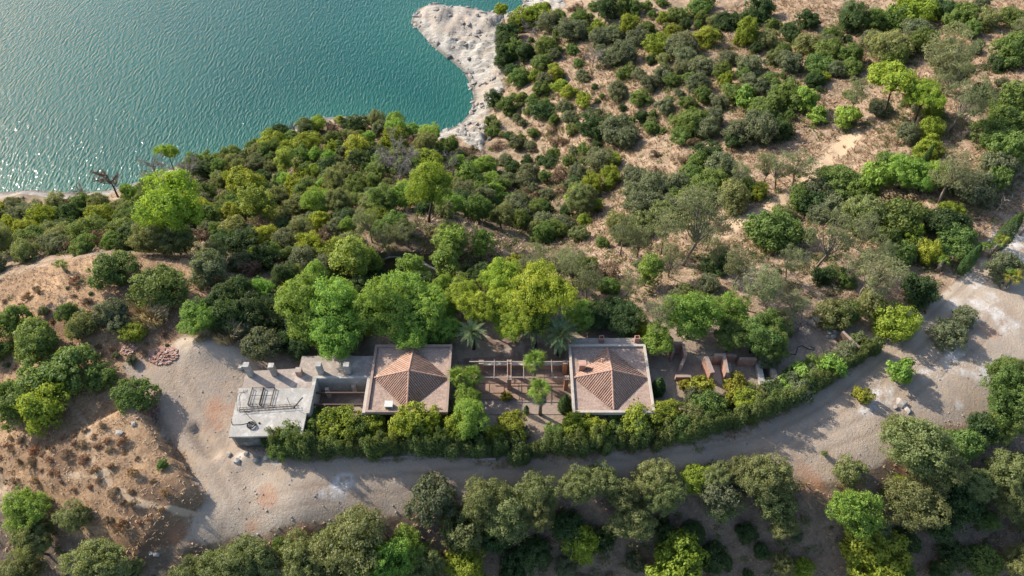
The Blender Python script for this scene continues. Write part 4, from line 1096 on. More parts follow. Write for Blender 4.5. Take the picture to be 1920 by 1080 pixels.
def fan_palm(base, h, r, label, n=30, skirt=0, seed=0, yellow=False, group=None):
    rng = random.Random(seed)
    root = empty("fan_palm", base, rng.uniform(0, 6)); tag(root, label, "palm tree", group)
    MB().tube([(0, 0, -0.2), (0.03, 0.02, h * 0.5), (0, 0, h)], [0.24, 0.17, 0.15], 9).build("trunk", M['bark_pale'], root, True)
    for i in range(n):
        q = i / n
        el = radians(72 - 92 * q + rng.uniform(-9, 9)); az = i * 2.39996 + rng.uniform(-.2, .2)
        o = link(bpy.data.objects.new("frond", (FANY if yellow and rng.random() < 0.5 else FAN)[rng.randrange(2)]), root)
        o.location = (0, 0, h - 0.25 * q); s = r * rng.uniform(0.72, 1.22) / 1.12; o.scale = (s, s, s)
        o.rotation_euler = (rng.uniform(-.3, .3), -el, az)
    for i in range(skirt):
        o = link(bpy.data.objects.new("dead_frond", FAND), root); az = i * 2.39996
        o.location = (0, 0, h - 0.35 - 0.9 * rng.random()); s = r * 0.95; o.scale = (s, s, s); o.rotation_euler = (rng.uniform(-.3, .3), radians(74 + rng.uniform(-8, 8)), az)
    return root
def date_palm(base, h, r, label, n=38, seed=0):
    rng = random.Random(seed)
    root = empty("date_palm", base, rng.uniform(0, 6)); tag(root, label, "palm tree")
    MB().tube([(0, 0, -0.2), (0, 0, h * 0.6), (0, 0, h)], [0.30, 0.25, 0.30], 9).build("trunk", M['bark'], root, True)
    for i in range(n):
        q = i / n; el = radians(66 - 84 * q + rng.uniform(-7, 7)); az = i * 2.39996 + rng.uniform(-.15, .15)
        o = link(bpy.data.objects.new("frond", FEA[rng.randrange(3)]), root)
        o.location = (0, 0, h); s = r * rng.uniform(0.9, 1.1); o.scale = (s, s, s); o.rotation_euler = (rng.uniform(-.2, .2), -el, az)
    return root
# ------------------------------------------------------------------ vegetation: where it stands
ZC = dict(D=.36, M=.36, O=.36, B=.36, Y=.44, TM=.66, TB=.66, TD=.66, TG=.66, P=.92, U=1.05, T=1.0, E=1.02, F=.4, Z=.4, S=.26, N=.26, C=1.7, K=1.0, H=.55, X=.6, L=.25, Q=.75, I=.9, R=.3)
KN = dict(D=("evergreen_shrub", "dense dark green evergreen shrub", "shrub"), M=("green_shrub", "rounded mid green shrub", "shrub"), O=("grey_green_shrub", "grey-green rounded shrub", "shrub"),
          B=("olive_shrub", "pale olive green shrub", "shrub"), Y=("yellow_green_shrub", "bright yellow-green young pine", "tree"), TM=("broadleaf_tree", "clumpy mid green tree", "tree"), TB=("olive_tree", "clumpy olive green tree", "tree"),
          TD=("evergreen_tree", "dark green dense tree", "tree"), TG=("leafy_tree", "fresh green leafy tree", "tree"), P=("pine_tree", "full yellow-green pine tree", "tree"), U=("umbrella_pine", "flat-topped pine with bare trunk", "tree"),
          T=("slender_pine", "tall loose pale green tree", "tree"), E=("eucalyptus_tree", "sparse grey-green eucalyptus with pale trunk", "tree"), F=("leafy_bush", "fresh green leafy bush", "bush"), Z=("flowering_bush", "yellow leaved bush", "bush"),
          S=("dry_bush", "dry brown bush", "bush"), N=("scrub_bush", "rust coloured dry scrub bush", "bush"), C=("cypress_tree", "dark narrow columnar cypress", "tree"), K=("young_cypress", "broad dark cone-shaped cypress", "tree"),
          H=("hedge_plant", "dark clipped cypress hedge plant", "hedge"), X=("dead_tree", "leafless grey dead tree", "dead tree"), L=("dead_bush", "leafless grey twiggy bush", "dead bush"), Q=("scorched_tree", "scorched reddish leafless pine", "dead tree"),
          I=("bare_tree", "bare pale trunk with stub branches", "dead tree"), R=("reed_clump", "pale dry clump of tall reeds", "reeds"))
LM = [(945, 60, "at the neck of the pale peninsula"), (1040, 150, "on the eroded spur above the white shore"), (925, 200, "at the edge of the white rocky shore"), (1000, 230, "on the red scarp above the gully mouth"), (1112, 120, "around the leafless grey tree across the gully"),
      (1235, 80, "by the yellowing pine across the gully"), (1180, 30, "on the far hilltop beyond the peninsula"), (1120, 230, "around the big dark shrub across the gully"), (1240, 160, "on the striped bare slope across the gully"), (1330, 70, "by the bright cone-shaped young pines across the gully"),
      (1400, 20, "on the far crest of the tan hillside"), (1560, 60, "in the dark belt of scrub on the tan hillside"), (1450, 110, "in the middle belt of scrub on the tan hillside"), (1340, 170, "in the broken lower belt of scrub on the tan hillside"), (1490, 190, "in the dense clump above the sandy track"), (1300, 240, "on the bare rib over the gully"), (1420, 250, "beside bare ground above the slim eucalyptus row"),
      (1588, 222, "near the solitary bright bush on the sandy track"), (1690, 150, "around the flat-topped pine by the sandy track"), (1700, 40, "on the far ridge behind the flat-topped pine"), (1850, 40, "on the open ridge beyond the eucalyptuses"), (1890, 110, "on the upper slope beside the eucalyptuses"), (1890, 220, "in the green belt above the fallen trunks"),
      (1740, 260, "around the narrow cypress on the far hillside"), (1800, 330, "around the bare pale trunks"), (1860, 330, "by the fallen trunks above the track"), (1570, 350, "in the dark thicket below the sandy track"), (1470, 330, "along the row of slim eucalyptuses"), (1310, 320, "in the thicket at the head of the gully"), (1180, 370, "on the pale landslip in the gully"), (1270, 400, "at the sandy foot of the far hillside"), (1460, 430, "at the bend of the sandy track"), (1690, 420, "in the bright belt above the garden slope"), (1780, 430, "in the dark belt by the cypress track"), (1600, 410, "under the tall grey eucalyptus"),
      (60, 420, "in the thicket above the long lake beach"), (190, 410, "by the yellow foliage above the lake beach"), (320, 380, "around the big round pine above the lake"), (420, 330, "by the grey leafless trees at the shore"), (480, 370, "around the pale green trees in the lake thicket"), (540, 280, "on the shoulder above the white shore patch"), (640, 250, "on the wooded crest over the lake"), (745, 310, "around the big grey dead tree"), (740, 255, "at the little sandy point of the shore"), (800, 350, "around the bright round pine of the lake thicket"), (860, 290, "above the mouth of the gully"), (900, 340, "in the gully bottom by the white shore"), (1000, 330, "in the bushy gully"), (1060, 370, "on the near side of the gully"), (960, 400, "above the tunnel on the gully edge"), (640, 400, "in the middle of the lake thicket"), (560, 430, "by the reddish clearing in the lake thicket"), (420, 440, "in the thicket behind the dry knoll"), (250, 440, "on the slope just behind the dry knoll"), (80, 470, "at the green edge of the dry knoll"), (740, 430, "over the tunnel mouth"), (850, 430, "by the sandy bank beside the tunnel"),
      (480, 1050, "at the end of the gravel lot below the road"), (660, 1010, "by the road edge below the sunny bend"), (760, 1050, "in the leafy hollow below the road"), (830, 950, "on the stony shoulder under the road"), (950, 950, "in the tree row under the road before the houses"), (1060, 1010, "on the shaded slope around the yellow-green tree"), (1160, 920, "in the row of trees under the shaded road"), (1265, 1050, "around the round yellow-green tree on the shaded slope"), (1350, 920, "by the silvery tree under the road"), (1450, 930, "in the last clump before the stony bank"), (1500, 1050, "low on the shaded slope beside small yellow bushes"), (1610, 970, "below the rusty grass of the stony bank"), (1720, 850, "at the point of trees beside the clearing"), (1720, 950, "in the clump under the point of trees"), (1820, 950, "in the dark hollow of trees"), (1900, 740, "along the ditch of the clearing"), (1890, 900, "in the wood beyond the ditch"), (1850, 1050, "low in the wood beyond the ditch"),
      (60, 980, "in the green clump under the footpath"), (190, 1060, "at the foot of the dry grass slope"), (40, 760, "in the clump where the footpath starts"), (105, 690, "by the broad shrub on the knoll"), (230, 720, "at the edge of the gravel lot"), (200, 850, "along the footpath in the dry grass"), (60, 620, "on the shaded side of the knoll"), (240, 510, "on top of the dry knoll"), (250, 600, "by the reed clump on the knoll"), (380, 600, "between knoll and gravel lot"), (380, 500, "at the back of the dry knoll"),
      (480, 590, "in the dark grove beside the gravel lot"), (495, 640, "at the corner of the concrete wing"), (600, 600, "in the grove behind the concrete wing"), (760, 590, "in the grove behind the pink-edged house"), (680, 530, "in the dark wood before the tunnel"), (840, 480, "beside the tunnel cutting"), (950, 560, "in the pine stand behind the courtyard"), (1020, 590, "in the pine stand behind the date palms"), (1130, 580, "behind the white-edged house"), (1090, 510, "on the sandy bank behind the pine stand"),
      (1200, 480, "on the pale slope above the garden"), (1300, 440, "by the wide eucalyptus on the bare slope"), (1410, 520, "among thin eucalyptuses on the bare slope"), (1300, 610, "over the masonry alcove of the garden"), (1420, 640, "behind the concrete trough"), (1540, 590, "near the ruined gate wall"), (1640, 520, "around the big leaning eucalyptus"), (1720, 545, "by the kerb of the dirt track"), (1560, 470, "on the open terrace below the far hillside"),
      (550, 800, "in front of the concrete wing"), (640, 800, "in front of the atrium"), (760, 800, "in front of the pink-edged house"), (870, 780, "by the courtyard entrance beside the pink-edged house"), (960, 810, "at the foot of the courtyard"), (1080, 800, "before the corner of the white-edged house"), (1200, 790, "in front of the white-edged house"), (1310, 740, "among the masonry fragments of the garden"), (1400, 740, "before the concrete trough"), (1520, 700, "in the narrow end of the garden"),
      (1690, 610, "on the gravel clearing by the end of the hedge"), (1800, 600, "on the ash-strewn gravel clearing"), (1690, 697, "in the middle of the gravel clearing"), (1617, 741, "on the shaded edge of the gravel clearing"), (1890, 510, "by the ash patch on the track")]
def spot(u, v):
    return min(LM, key=lambda l: (l[0] - u) ** 2 + (1.7 * (l[1] - v)) ** 2)[2]
def region(u, v):
    if v > 862 and u < 420: return "on the slope below the dry grass"
    if v > 862 and u < 1560: return "on the bank below the dirt road"
    if v > 790 and u >= 1560 or u > 1850 and v > 660: return "on the bank at the edge of the gravel clearing"
    if u > 1600 and 510 < v <= 790: return "growing alone on the gravel clearing"
    if u < 450 and 462 < v <= 862: return "on the dry grass knoll"
    if 440 <= u < 1640 and 664 < v <= 862: return "in the garden between houses and hedge"
    if u < 1240 and 480 < v <= 664: return "in the grove behind the houses"
    if u >= 1240 and 430 < v: return "on the bare slope beside the garden"
    if u > 900 and v < 300 or u > 1100: return "on the tan hillside across the gully"
    return "in the thicket above the lake shore"
SZ = dict(TG=1.34, P=1.3, C=1.0, K=1.0, X=1.0, L=1.0, Q=1.0, I=1.0, R=1.0, E=1.12, U=1.1)
GR = dict()
rngv = random.Random(5)
PLACED = []
def put(key, loc, size, u, v, label=None, zs=1.0, rz=None, tilt=0.0):
    nm, lab, cat = KN[key]
    me, tr_ = PROTO[key][rngv.randrange(len(PROTO[key]))]
    rz = rngv.uniform(0, 2 * pi) if rz is None else rz
    reg = region(u, v)
    szw = "small " if size < 2.4 else ("large " if size > 5.6 else "")
    lab2 = label or (szw + lab + " " + spot(u, v))
    s = (size * rngv.uniform(0.9, 1.12), size * rngv.uniform(0.78, 1.15), size * zs)
    if tr_ is None:
        o = bpy.data.objects.new(nm, me); o.location = loc; o.rotation_euler = (0, 0, rz); o.scale = s; COL.objects.link(o)
    else:
        o = empty(nm, loc, rz, s)
        if key in 'DMOBYPETUFZTGTMTBTD' and not label: o.rotation_euler = (rngv.uniform(-.11, .11), rngv.uniform(-.11, .11), rz)
        link(bpy.data.objects.new("trunk", tr_), o)
        link(bpy.data.objects.new("crown", me), o)
    tag(o, lab2, cat, None if label else nm.replace("_", " ") + "s " + spot(u, v))
    PLACED.append((loc[0], loc[1], size * 0.5))
    return o
def place(key, u, v, w, label=None, zs=None, rz=None, tilt=0.0):
    p = hit(u, v)
    for _ in range(3):
        depth = p[1] * cos(PITCH) + (CAM_H - p[2]) * sin(PITCH)
        size = w * depth / FPX * (SZ.get(key, 1.22) if not (u > 900 and v < 300) else min(SZ.get(key, 1.12), 1.12))
        p = hit(u, v, ZC[key] * size * 0.95)
    zs = zs or rngv.uniform(0.78, 1.2)
    return put(key, (p[0], p[1], float(zof(p[0], p[1])) - 0.04 * size), size, u, v, label, zs, rz, tilt)
VEG = {
 'D': "950 62 42;953 82 45;945 105 42;985 97 40;960 130 36;925 187 33;1020 205 42;1140 18 46;1115 162 14;1205 215 26;1365 37 54;1425 15 52;1405 32 32;1480 62 36;1515 38 36;1600 42 52;1525 150 36;1770 15 52;1870 116 42;1465 243 46;1380 262 36;1440 216 42;1330 290 52;1520 375 52;1780 412 70;1545 515 36;1350 478 34;1160 588 60;1125 585 52;1720 545 62;1340 495 40;455 545 54;470 582 62;432 592 58;520 602 52;540 640 46;560 618 46;680 545 50;720 540 42;700 522 50;650 560 40;505 560 46;420 560 46;380 585 44;1000 1040 60;930 1005 54;1060 985 56;1800 940 74;1850 805 60;1130 1010 50;1300 1000 46;1340 1040 60;1400 1000 40;1240 990 40;1700 1010 50;1760 985 60;1790 1040 50;960 1060 50;1120 228 66;1115 240 50",
 'M': "548 812 66;580 782 50;528 838 44;105 690 92;40 762 66;1050 33 32;1090 33 42;960 95 40;1112 10 22;1170 12 42;1188 18 32;1222 25 18;1240 2 22;1270 26 36;1210 55 32;1075 92 22;1085 116 20;1025 86 46;1015 113 36;1015 165 34;975 146 36;950 200 36;975 181 22;1000 186 26;1170 136 32;1200 181 38;1295 150 26;1225 213 16;1280 221 42;1310 14 36;1322 4 32;1450 46 26;1560 66 42;1640 36 52;1652 26 32;1355 132 36;1375 172 40;1320 180 32;1430 200 58;1475 182 60;1540 116 52;1560 96 50;1595 100 46;1600 122 42;1690 36 52;1660 36 42;1730 76 52;1680 106 46;1800 36 62;1822 56 36;1910 26 54;1900 96 72;1900 186 64;1875 206 46;1310 226 52;1285 250 42;1310 310 42;1300 330 46;1335 350 52;1290 356 52;1400 350 42;1560 325 46;1580 336 60;1600 356 60;1500 372 42;1455 432 92;1680 308 46;1870 246 62;1900 232 62;1890 282 72;1860 332 52;1690 416 90;1790 442 60;1690 470 58;1590 515 36;1590 590 48;208 502 78;293 530 78;70 640 72;20 600 54;125 585 36;185 705 46;250 742 62;10 742 62;305 872 20;-10 650 50;1140 535 34;880 335 52;220 430 50;165 440 50;60 440 50;1330 762 52;400 600 40;1270 800 50;1810 832 62;1450 150 40;1395 140 30;1290 190 34;1262 150 30",
 'O': "1030 42 42;1075 56 52;1125 66 46;1150 61 42;1195 66 42;1270 86 56;1285 102 42;1170 96 56;1145 106 42;1095 141 26;1040 101 26;1020 151 36;1060 201 32;1068 216 34;1160 171 38;1215 156 34;1240 141 42;1250 196 34;1280 126 32;1555 76 32;1590 16 34;1280 86 52;1320 121 46;1365 106 36;1410 123 52;1480 119 46;1310 156 44;1415 159 46;1345 191 32;1570 131 32;1640 76 52;1720 51 52;1830 91 26;1650 201 42;1340 221 36;1330 241 42;1385 246 52;1425 241 58;1350 316 52;1270 346 42;1540 351 62;1560 391 52;1540 396 42;1600 401 52;1880 311 62;1800 346 52;1830 352 72;1330 531 42;207 581 52;222 602 42;385 506 72;495 640 66;450 616 42;835 766 54;1300 741 36;1400 746 46;1500 726 52;1130 797 42;810 936 74;1060 1062 42;1190 1056 36;1495 1006 22;1780 622 58;1812 592 42;1885 501 56;1350 912 72;1440 668 40;1707 246 52;1160 240 60;1180 255 45;1130 300 50;1190 330 50;1230 345 50;1640 1005 40;1210 390 60;1250 385 50;1190 370 50;1290 385 45",
 'B': "1440 73 42;1510 81 48;1455 111 32;1660 91 62;1690 86 52;1855 36 48;1375 376 52;1620 411 70;1640 985 52;870 992 84;1455 942 74;1358 945 62;1600 880 52;150 616 46;1460 602 52;1560 588 66;1630 572 48;820 640 40;640 330 40;1200 420 45;1240 400 50;1310 375 45;1160 410 40;1465 400 40;1440 660 50",
 'Y': "1005 26 46;1020 14 32;980 36 42;1245 31 26;1118 51 36;1180 46 42;1260 56 26;1235 80 58;1040 125 21;1045 139 26;1052 158 34;1066 171 32;1003 140 26;1095 187 30;1330 66 50;1400 62 44;1362 151 28;1545 143 20;1715 20 62;1742 241 46;1735 276 46;1750 210 36;1790 391 36;1700 432 56;1745 476 42;460 346 58;535 276 36;570 266 42;740 266 46;800 301 46;590 320 26;190 411 46;665 281 42;700 402 34;550 550 38;660 616 56;960 500 42;1190 601 32;1206 621 32;245 621 40;85 770 72;640 792 62;700 792 46;770 802 70;850 802 52;960 802 48;1075 797 42;1195 787 66;1250 777 56;1685 608 62;1305 891 46;1092 1012 66;870 1066 70;1505 1066 32;1640 1031 84;1640 1080 80;1600 1060 20;1115 345 36;1145 330 30;1150 300 26;1165 260 26;1120 385 26;1095 412 26;625 605 40;1425 361 26;1265 1052 88;712 830 40;1140 345 24;815 610 40;1690 905 30",
 'TG': "570 577 76;590 612 64;640 592 84;622 632 70;730 592 84;760 562 74;762 622 64;800 582 74;832 612 54;590 527 46;627 547 42;1300 596 80;1376 584 62;880 792 62;872 752 42;45 950 64;1085 588 46;720 1052 84;770 1032 64;1610 962 72;1700 320 54;1740 331 46;1762 331 42;1230 640 44;370 592 52",
 'TM': "1372 632 58;1420 632 66;1452 648 50;660 1012 104;60 992 62;130 967 54;70 1022 60;30 1062 60;190 1060 86;430 1062 84;480 1047 74;560 1052 84;905 937 68;950 952 94;1005 922 64;1090 912 68;1235 892 74;1240 932 70;1390 882 48;1440 892 74;1190 977 68;1720 832 94;1690 812 54;1760 872 82;1720 932 88;1890 882 76;1905 932 66;1900 742 84;1890 702 62;1890 792 56;1905 1052 60;1440 612 50;240 1075 50;350 1080 60;1010 965 60;800 1065 60;1840 900 60;620 1075 70",
 'TD': "1112 588 52;1165 594 54;1140 575 44;560 655 40",
 'TB': "1160 922 66;1130 902 58;1345 890 50;1470 986 48;1470 1062 38;850 445 50;330 440 70;280 440 60;1545 850 10",
 'P': "870 542 56;890 582 54;935 522 58;947 562 74;967 602 62;1030 562 90;1000 592 64;910 522 32;320 386 92;795 352 78;1740 182 62",
 'U': "1690 146 84;313 292 40;945 22 28",
 'T': "665 478 62;840 447 50;835 487 48;905 452 38;770 507 46;1215 500 48;480 385 46;530 300 30;700 500 30",
 'E': "1780 96 86;1790 141 62;1770 121 62;1820 181 72;1605 181 46;1390 330 42;1440 316 42;1470 311 52;1505 301 58;1800 321 78;1560 441 82;1650 471 52;1655 492 94;1490 491 52;1612 491 60;1080 500 54;1105 522 60;1180 526 42;1170 441 54;1202 441 54;1250 431 62;1300 421 104;1332 431 52;1265 481 54;1390 491 64;1410 531 74;1010 490 52;1050 481 62;1240 600 62;1630 422 60;1345 460 50;1450 540 50;1500 560 60;1270 560 60;1340 570 50;760 430 46;720 440 46;690 420 46",
 'F': "1588 222 50;1398 186 50;1515 191 56;1640 341 62;1520 702 62;1556 690 44;1690 697 48;420 640 0;1480 730 40;925 370 44;1085 370 44;1530 215 40",
 'Z': "1310 726 44;1380 720 36;1376 746 38;1617 741 32;1284 722 26;950 746 20;1190 645 30",
 'S': "1080 15 32;1690 371 58;1650 396 58;1540 70 20;430 420 36;610 440 34;1000 370 30;560 430 26;1300 268 26;1230 325 30;1280 300 20;1350 425 30;345 770 0",
 'X': "1112 110 30;745 312 68;840 311 44;353 332 60;290 326 42",
 'L': "1000 52 44;1572 236 32;875 690 40;1030 815 26;120 580 40;1500 610 60;1440 425 0",
 'Q': "208 347 44;150 359 26;551 246 18;129 380 18",
 'I': "1785 345 26;1695 395 22;1730 400 18;1610 165 18;1870 395 26;1560 545 18;1240 510 18",
 'R': "270 583 62;425 626 48;375 628 30;290 595 40",
 'K': "1236 722 26;1060 756 24;493 806 22",
}
for key, txt in VEG.items():
    for it in txt.split(";"):
        u, v, w = map(float, it.split())
        if w > 0: place('TB' if key == 'TM' and v > 800 and int(u + v) % 5 < 3 else key, u, v, w)
# cypresses and palms named one by one
place('C', 1821, 485, 24, "dark columnar cypress on the track above the pale ash patch", 0.9)
place('C', 1890, 435, 28, "tall dark columnar cypress beside the ash covered track", 0.95)
place('C', 1737, 296, 15, "dark narrow cypress among yellow-green trees on the far hillside", 1.0)
place('C', 987, 768, 9, "thin young cypress at the edge of the courtyard patio", 0.9)
place('C', 578, 800, 9, "thin cypress among the garden shrubs near the concrete wing", 1.2)
for x, y, h, r, lab, sk, sd in ((-6.5, 45.6, 3.0, 1.35, "fan palm against the wall of the pink-edged house", 8, 1), (-4.6, 45.9, 3.2, 1.35, "fan palm beside the twiggy bush at the end of the pergola", 6, 2),
                                (2.75, 47.0, 4.6, 1.35, "fan palm with a yellow frond rising through the pergola", 10, 3), (3.35, 42.4, 5.6, 1.55, "tall fan palm with grey skirt of dead fronds on the patio", 26, 4)):
    fan_palm((x, y, 0), h, r * 1.12, lab, 20, sk, sd)
date_palm((-4.9, 51.9, 0), 3.4, 2.1, "feathery date palm at the dark yard behind the pergola", 34, 1)
date_palm((2.9, 52.3, 0), 4.0, 2.5, "dark feathery date palm shaded by the pines", 36, 2)
date_palm((5.95, 51.0, 0), 4.2, 2.5, "pale sunlit date palm at the corner of the white-edged house", 40, 3)
for u, v, h, r, lab, sd in ((1755, 509, 2.6, 0.8, "short fan palm with leaning trunk by the dirt track", 5), (1853, 482, 3.4, 1.0, "yellowing fan palm between the two tall cypresses", 6), (1836, 480, 2.0, 0.7, "small fan palm beside the lower cypress", 7),
                            (1880, 540, 2.4, 1.2, "stout yellowing fan palm among grey shrubs by the track", 8), (1912, 440, 3.6, 1.1, "fan palm standing next to the taller cypress", 9), (125, 510, 1.6, 0.9, "small fan palm on the crest of the dry knoll", 10),
                            (1405, 735, 0.5, 1.0, "low fan palm in front of the concrete trough", 11), (1512, 448, 0.8, 1.1, "low dark fan palm on the bare slope beside the big shrub", 12)):
    p = hit(u, v); fan_palm(tuple(p), h, r * 1.12, lab, 16, 3, sd, yellow=sd in (6, 8, 11))
# hedge along the road
HL = [(505, 838), (560, 848), (640, 850), (720, 848), (800, 846), (880, 850), (960, 855), (1040, 850), (1120, 842), (1200, 835), (1280, 822), (1360, 802), (1420, 782), (1470, 762), (1520, 732), (1560, 708), (1600, 680), (1640, 652)]
hp = np.array([hit(u, v) for u, v in HL]); seg = np.r_[0, np.cumsum(np.linalg.norm(np.diff(hp[:, :2], axis=0), axis=1))]
for s in np.arange(0, seg[-1], 1.35):
    x = np.interp(s, seg, hp[:, 0]); y = np.interp(s, seg, hp[:, 1])
    px = 960 + FPX * x / (y * cos(PITCH) + CAM_H * sin(PITCH))
    sz = rngv.uniform(2.1, 2.7) * (1.0 if px < 1480 else 0.8)
    put('H', (x + rngv.uniform(-.2, .2), y + rngv.uniform(-.1, .5), float(zof(x, y)) - 0.05), sz, px, 800, "cypress hedge plant along the road " + spot(px, 540 - FPX * (y * sin(PITCH) - CAM_H * cos(PITCH)) / (y * cos(PITCH) + CAM_H * sin(PITCH)) - 20), rngv.uniform(0.85, 1.3))["group"] = "hedge along the road"
# second row of mixed shrubs right behind the hedge
for s in np.arange(1.0, seg[-1] - 3, 2.3):
    x = np.interp(s, seg, hp[:, 0]); y = np.interp(s, seg, hp[:, 1]) + rngv.uniform(1.5, 2.6)
    if 2.2 < x < 5.0: continue
    put(rngv.choice("MMODBDMOY"), (x, y, float(zof(x, y)) - 0.1), rngv.uniform(2.4, 3.8), 960 + FPX * x / (y * cos(PITCH) + CAM_H * sin(PITCH)), 800, None, rngv.uniform(0.9, 1.3))
# thicket between knoll and lake, and in the gully: fill what is still open
def fill(px, gap, keys, smin, smax, tries, keep=1.0, seed=1):
    rr = random.Random(seed); Pw = hits(px)
    lo = Pw.min(0); hi = Pw.max(0); n = 0
    for _ in range(tries):
        x = rr.uniform(lo[0], hi[0]); y = rr.uniform(lo[1], hi[1])
        if poly_sd(Pw, np.array([x]), np.array([y]))[0] < 0: continue
        s = rr.uniform(smin, smax)
        if any((x - a) ** 2 + (y - b_) ** 2 < ((s * 0.5 + r) * gap) ** 2 for a, b_, r in PLACED): continue
        if rr.random() > keep: continue
        z = float(zof(x, y)); q = np.array([x, y, z - CAM_H]); d = y * cos(PITCH) - q[2] * sin(PITCH)
        put(rr.choice(keys), (x, y, z - 0.1), s, 960 + FPX * x / d, 540 - FPX * (y * sin(PITCH) + q[2] * cos(PITCH)) / d, None, rr.uniform(0.85, 1.25)); n += 1
    return n
fill([(-60, 395), (80, 392), (200, 392), (300, 352), (420, 305), (545, 258), (640, 232), (740, 240), (800, 268), (870, 285), (960, 330), (1080, 335), (1130, 370), (1090, 405), (1050, 455), (985, 450), (920, 420), (860, 430), (780, 445), (700, 470), (640, 520), (560, 545), (440, 560), (400, 490), (330, 485), (250, 465), (140, 480), (-60, 520)],
     0.66, ['D', 'M', 'O', 'O', 'M', 'B', 'D', 'M', 'Y', 'TM', 'TG', 'TB', 'S'], 2.6, 5.4, 2600, seed=3)
fill([(940, 40), (1120, 20), (1300, 20), (1620, 60), (1650, 150), (1500, 230), (1300, 280), (1150, 330), (1000, 300), (925, 260), (940, 150)], 0.82, ['O', 'M', 'D', 'M', 'B', 'S', 'O', 'M'], 1.2, 3.4, 420, seed=4)
fill([(930, 200), (1030, 190), (1100, 250), (1120, 320), (1000, 330), (930, 300), (905, 250)], 0.78, ['O', 'M', 'D', 'M', 'B', 'S'], 1.8, 4.0, 160, seed=14)
fill([(1640, 20), (1920, 20), (1920, 360), (1760, 400), (1640, 400), (1600, 330), (1700, 240)], 0.9, ['O', 'M', 'D', 'E', 'B', 'S'], 1.8, 4.2, 160, seed=5)
fill([(440, 560), (640, 520), (860, 520), (1080, 560), (1080, 600), (960, 620), (860, 640), (560, 660), (470, 640)], 0.62, ['D', 'TD', 'M', 'TG', 'D'], 2.6, 4.6, 500, seed=6)
fill([(800, 985), (1000, 940), (1480, 920), (1500, 1080), (700, 1080)], 0.8, ['D', 'M', 'S', 'D', 'B', 'S'], 1.2, 3.0, 200, seed=7)
fill([(1700, 830), (1900, 820), (1960, 1080), (1680, 1080)], 0.72, ['D', 'M', 'TM', 'TD', 'TB'], 2.0, 4.6, 240, seed=8)
fill([(380, 1045), (640, 1010), (800, 1000), (760, 1080), (380, 1080)], 0.66, ['D', 'M', 'TM', 'TB'], 2.0, 4.4, 260, seed=9)
fill([(1080, 440), (1240, 440), (1440, 500), (1640, 520), (1600, 600), (1450, 640), (1240, 620), (1090, 600)], 0.85, ['E', 'O', 'B', 'S', 'M'], 1.6, 4.0, 90, seed=10)
fill([(0, 780), (200, 790), (260, 860), (350, 950), (250, 1000), (0, 900)], 1.1, ['N', 'S', 'S', 'N'], 0.6, 1.6, 420, seed=11)
fill([(0, 560), (230, 520), (330, 640), (230, 690), (0, 700)], 1.0, ['N', 'S', 'S', 'O'], 0.6, 1.7, 240, seed=12)

# ---- low scrub that carpets the thicket and creeps round the shrubs (nobody could count it)
ru = np.random.default_rng(31)
ux = ru.uniform(-110, 105, 80000); uy = ru.uniform(22, 170, 80000)
def samp(A, x, y): return make_sampler(A)(x, y)
PL = np.array(PLACED)
near = np.zeros(len(ux))
for i in range(0, len(ux), 4000):
    dd = np.hypot(ux[i:i + 4000, None] - PL[None, :, 0], uy[i:i + 4000, None] - PL[None, :, 1]) - PL[None, :, 2]
    near[i:i + 4000] = dd.min(1)
wu = 0.55 * samp(A_forest, ux, uy) * sstep(0.30, 0.5, fbm(ux / 6, uy / 6, 3, 95)) + 0.10 * (uy > 60) * (ux > 0) * (near < 2.5) + 0.75 * (1 - sstep(-0.3, 1.1, near)) * (0.3 + (uy > 60)) * sstep(0.38, 0.55, fbm(ux / 4, uy / 4, 3, 97)) + 0.22 * samp(A_lower, ux, uy)
wu *= (1 - samp(A_road, ux, uy)) * (1 - samp(A_pad, ux, uy)) * (1 - samp(A_beach, ux, uy)) * (1 - samp(A_path, ux, uy)) * (zof(ux, uy) > LAKE_Z + 1.2) * (1 - 0.9 * samp(A_grass, ux, uy))
ku = ru.random(len(ux)) < wu
ux, uy = ux[ku][:9500], uy[ku][:9500]
for nm_, mt_, sel, lab_, nlf in (("low_scrub", 'V', ru.random(len(ux)) < 0.8, "low green scrub carpeting the thicket and the gaps between shrubs", 38), ("dry_scrub", 'S', None, "low dry brown scrub between the green shrubs", 36)):
    sel = sel if sel is not None else ~sel_prev
    sel_prev = sel
    x, y = ux[sel], uy[sel]; k = len(x); r_ = ru.uniform(0.35, 1.0, k)
    d = unit(ru.normal(size=(k, nlf, 3)) + np.array([0, 0, 0.55])); d[..., 2] = np.abs(d[..., 2])
    pos = np.stack([x, y, zof(x, y) - 0.05], 1)[:, None] + d * (r_[:, None, None] * ru.uniform(0.5, 1.1, (k, nlf, 1))) * np.array([1, 1, 0.75])
    nr = unit(d + ru.normal(size=(k, nlf, 3)) * 0.5)
    tn = (ru.uniform(0, 0.85, k)[:, None] + ru.normal(0, 0.15, (k, nlf))).ravel()
    o = link(bpy.data.objects.new(nm_, leaves(pos.reshape(-1, 3), nr.reshape(-1, 3), np.repeat(0.07 + 0.085 * r_, nlf), tn, ru, 0.6, nm_, LEAF[mt_])))
    tag(o, lab_, "scrub", kind="stuff")

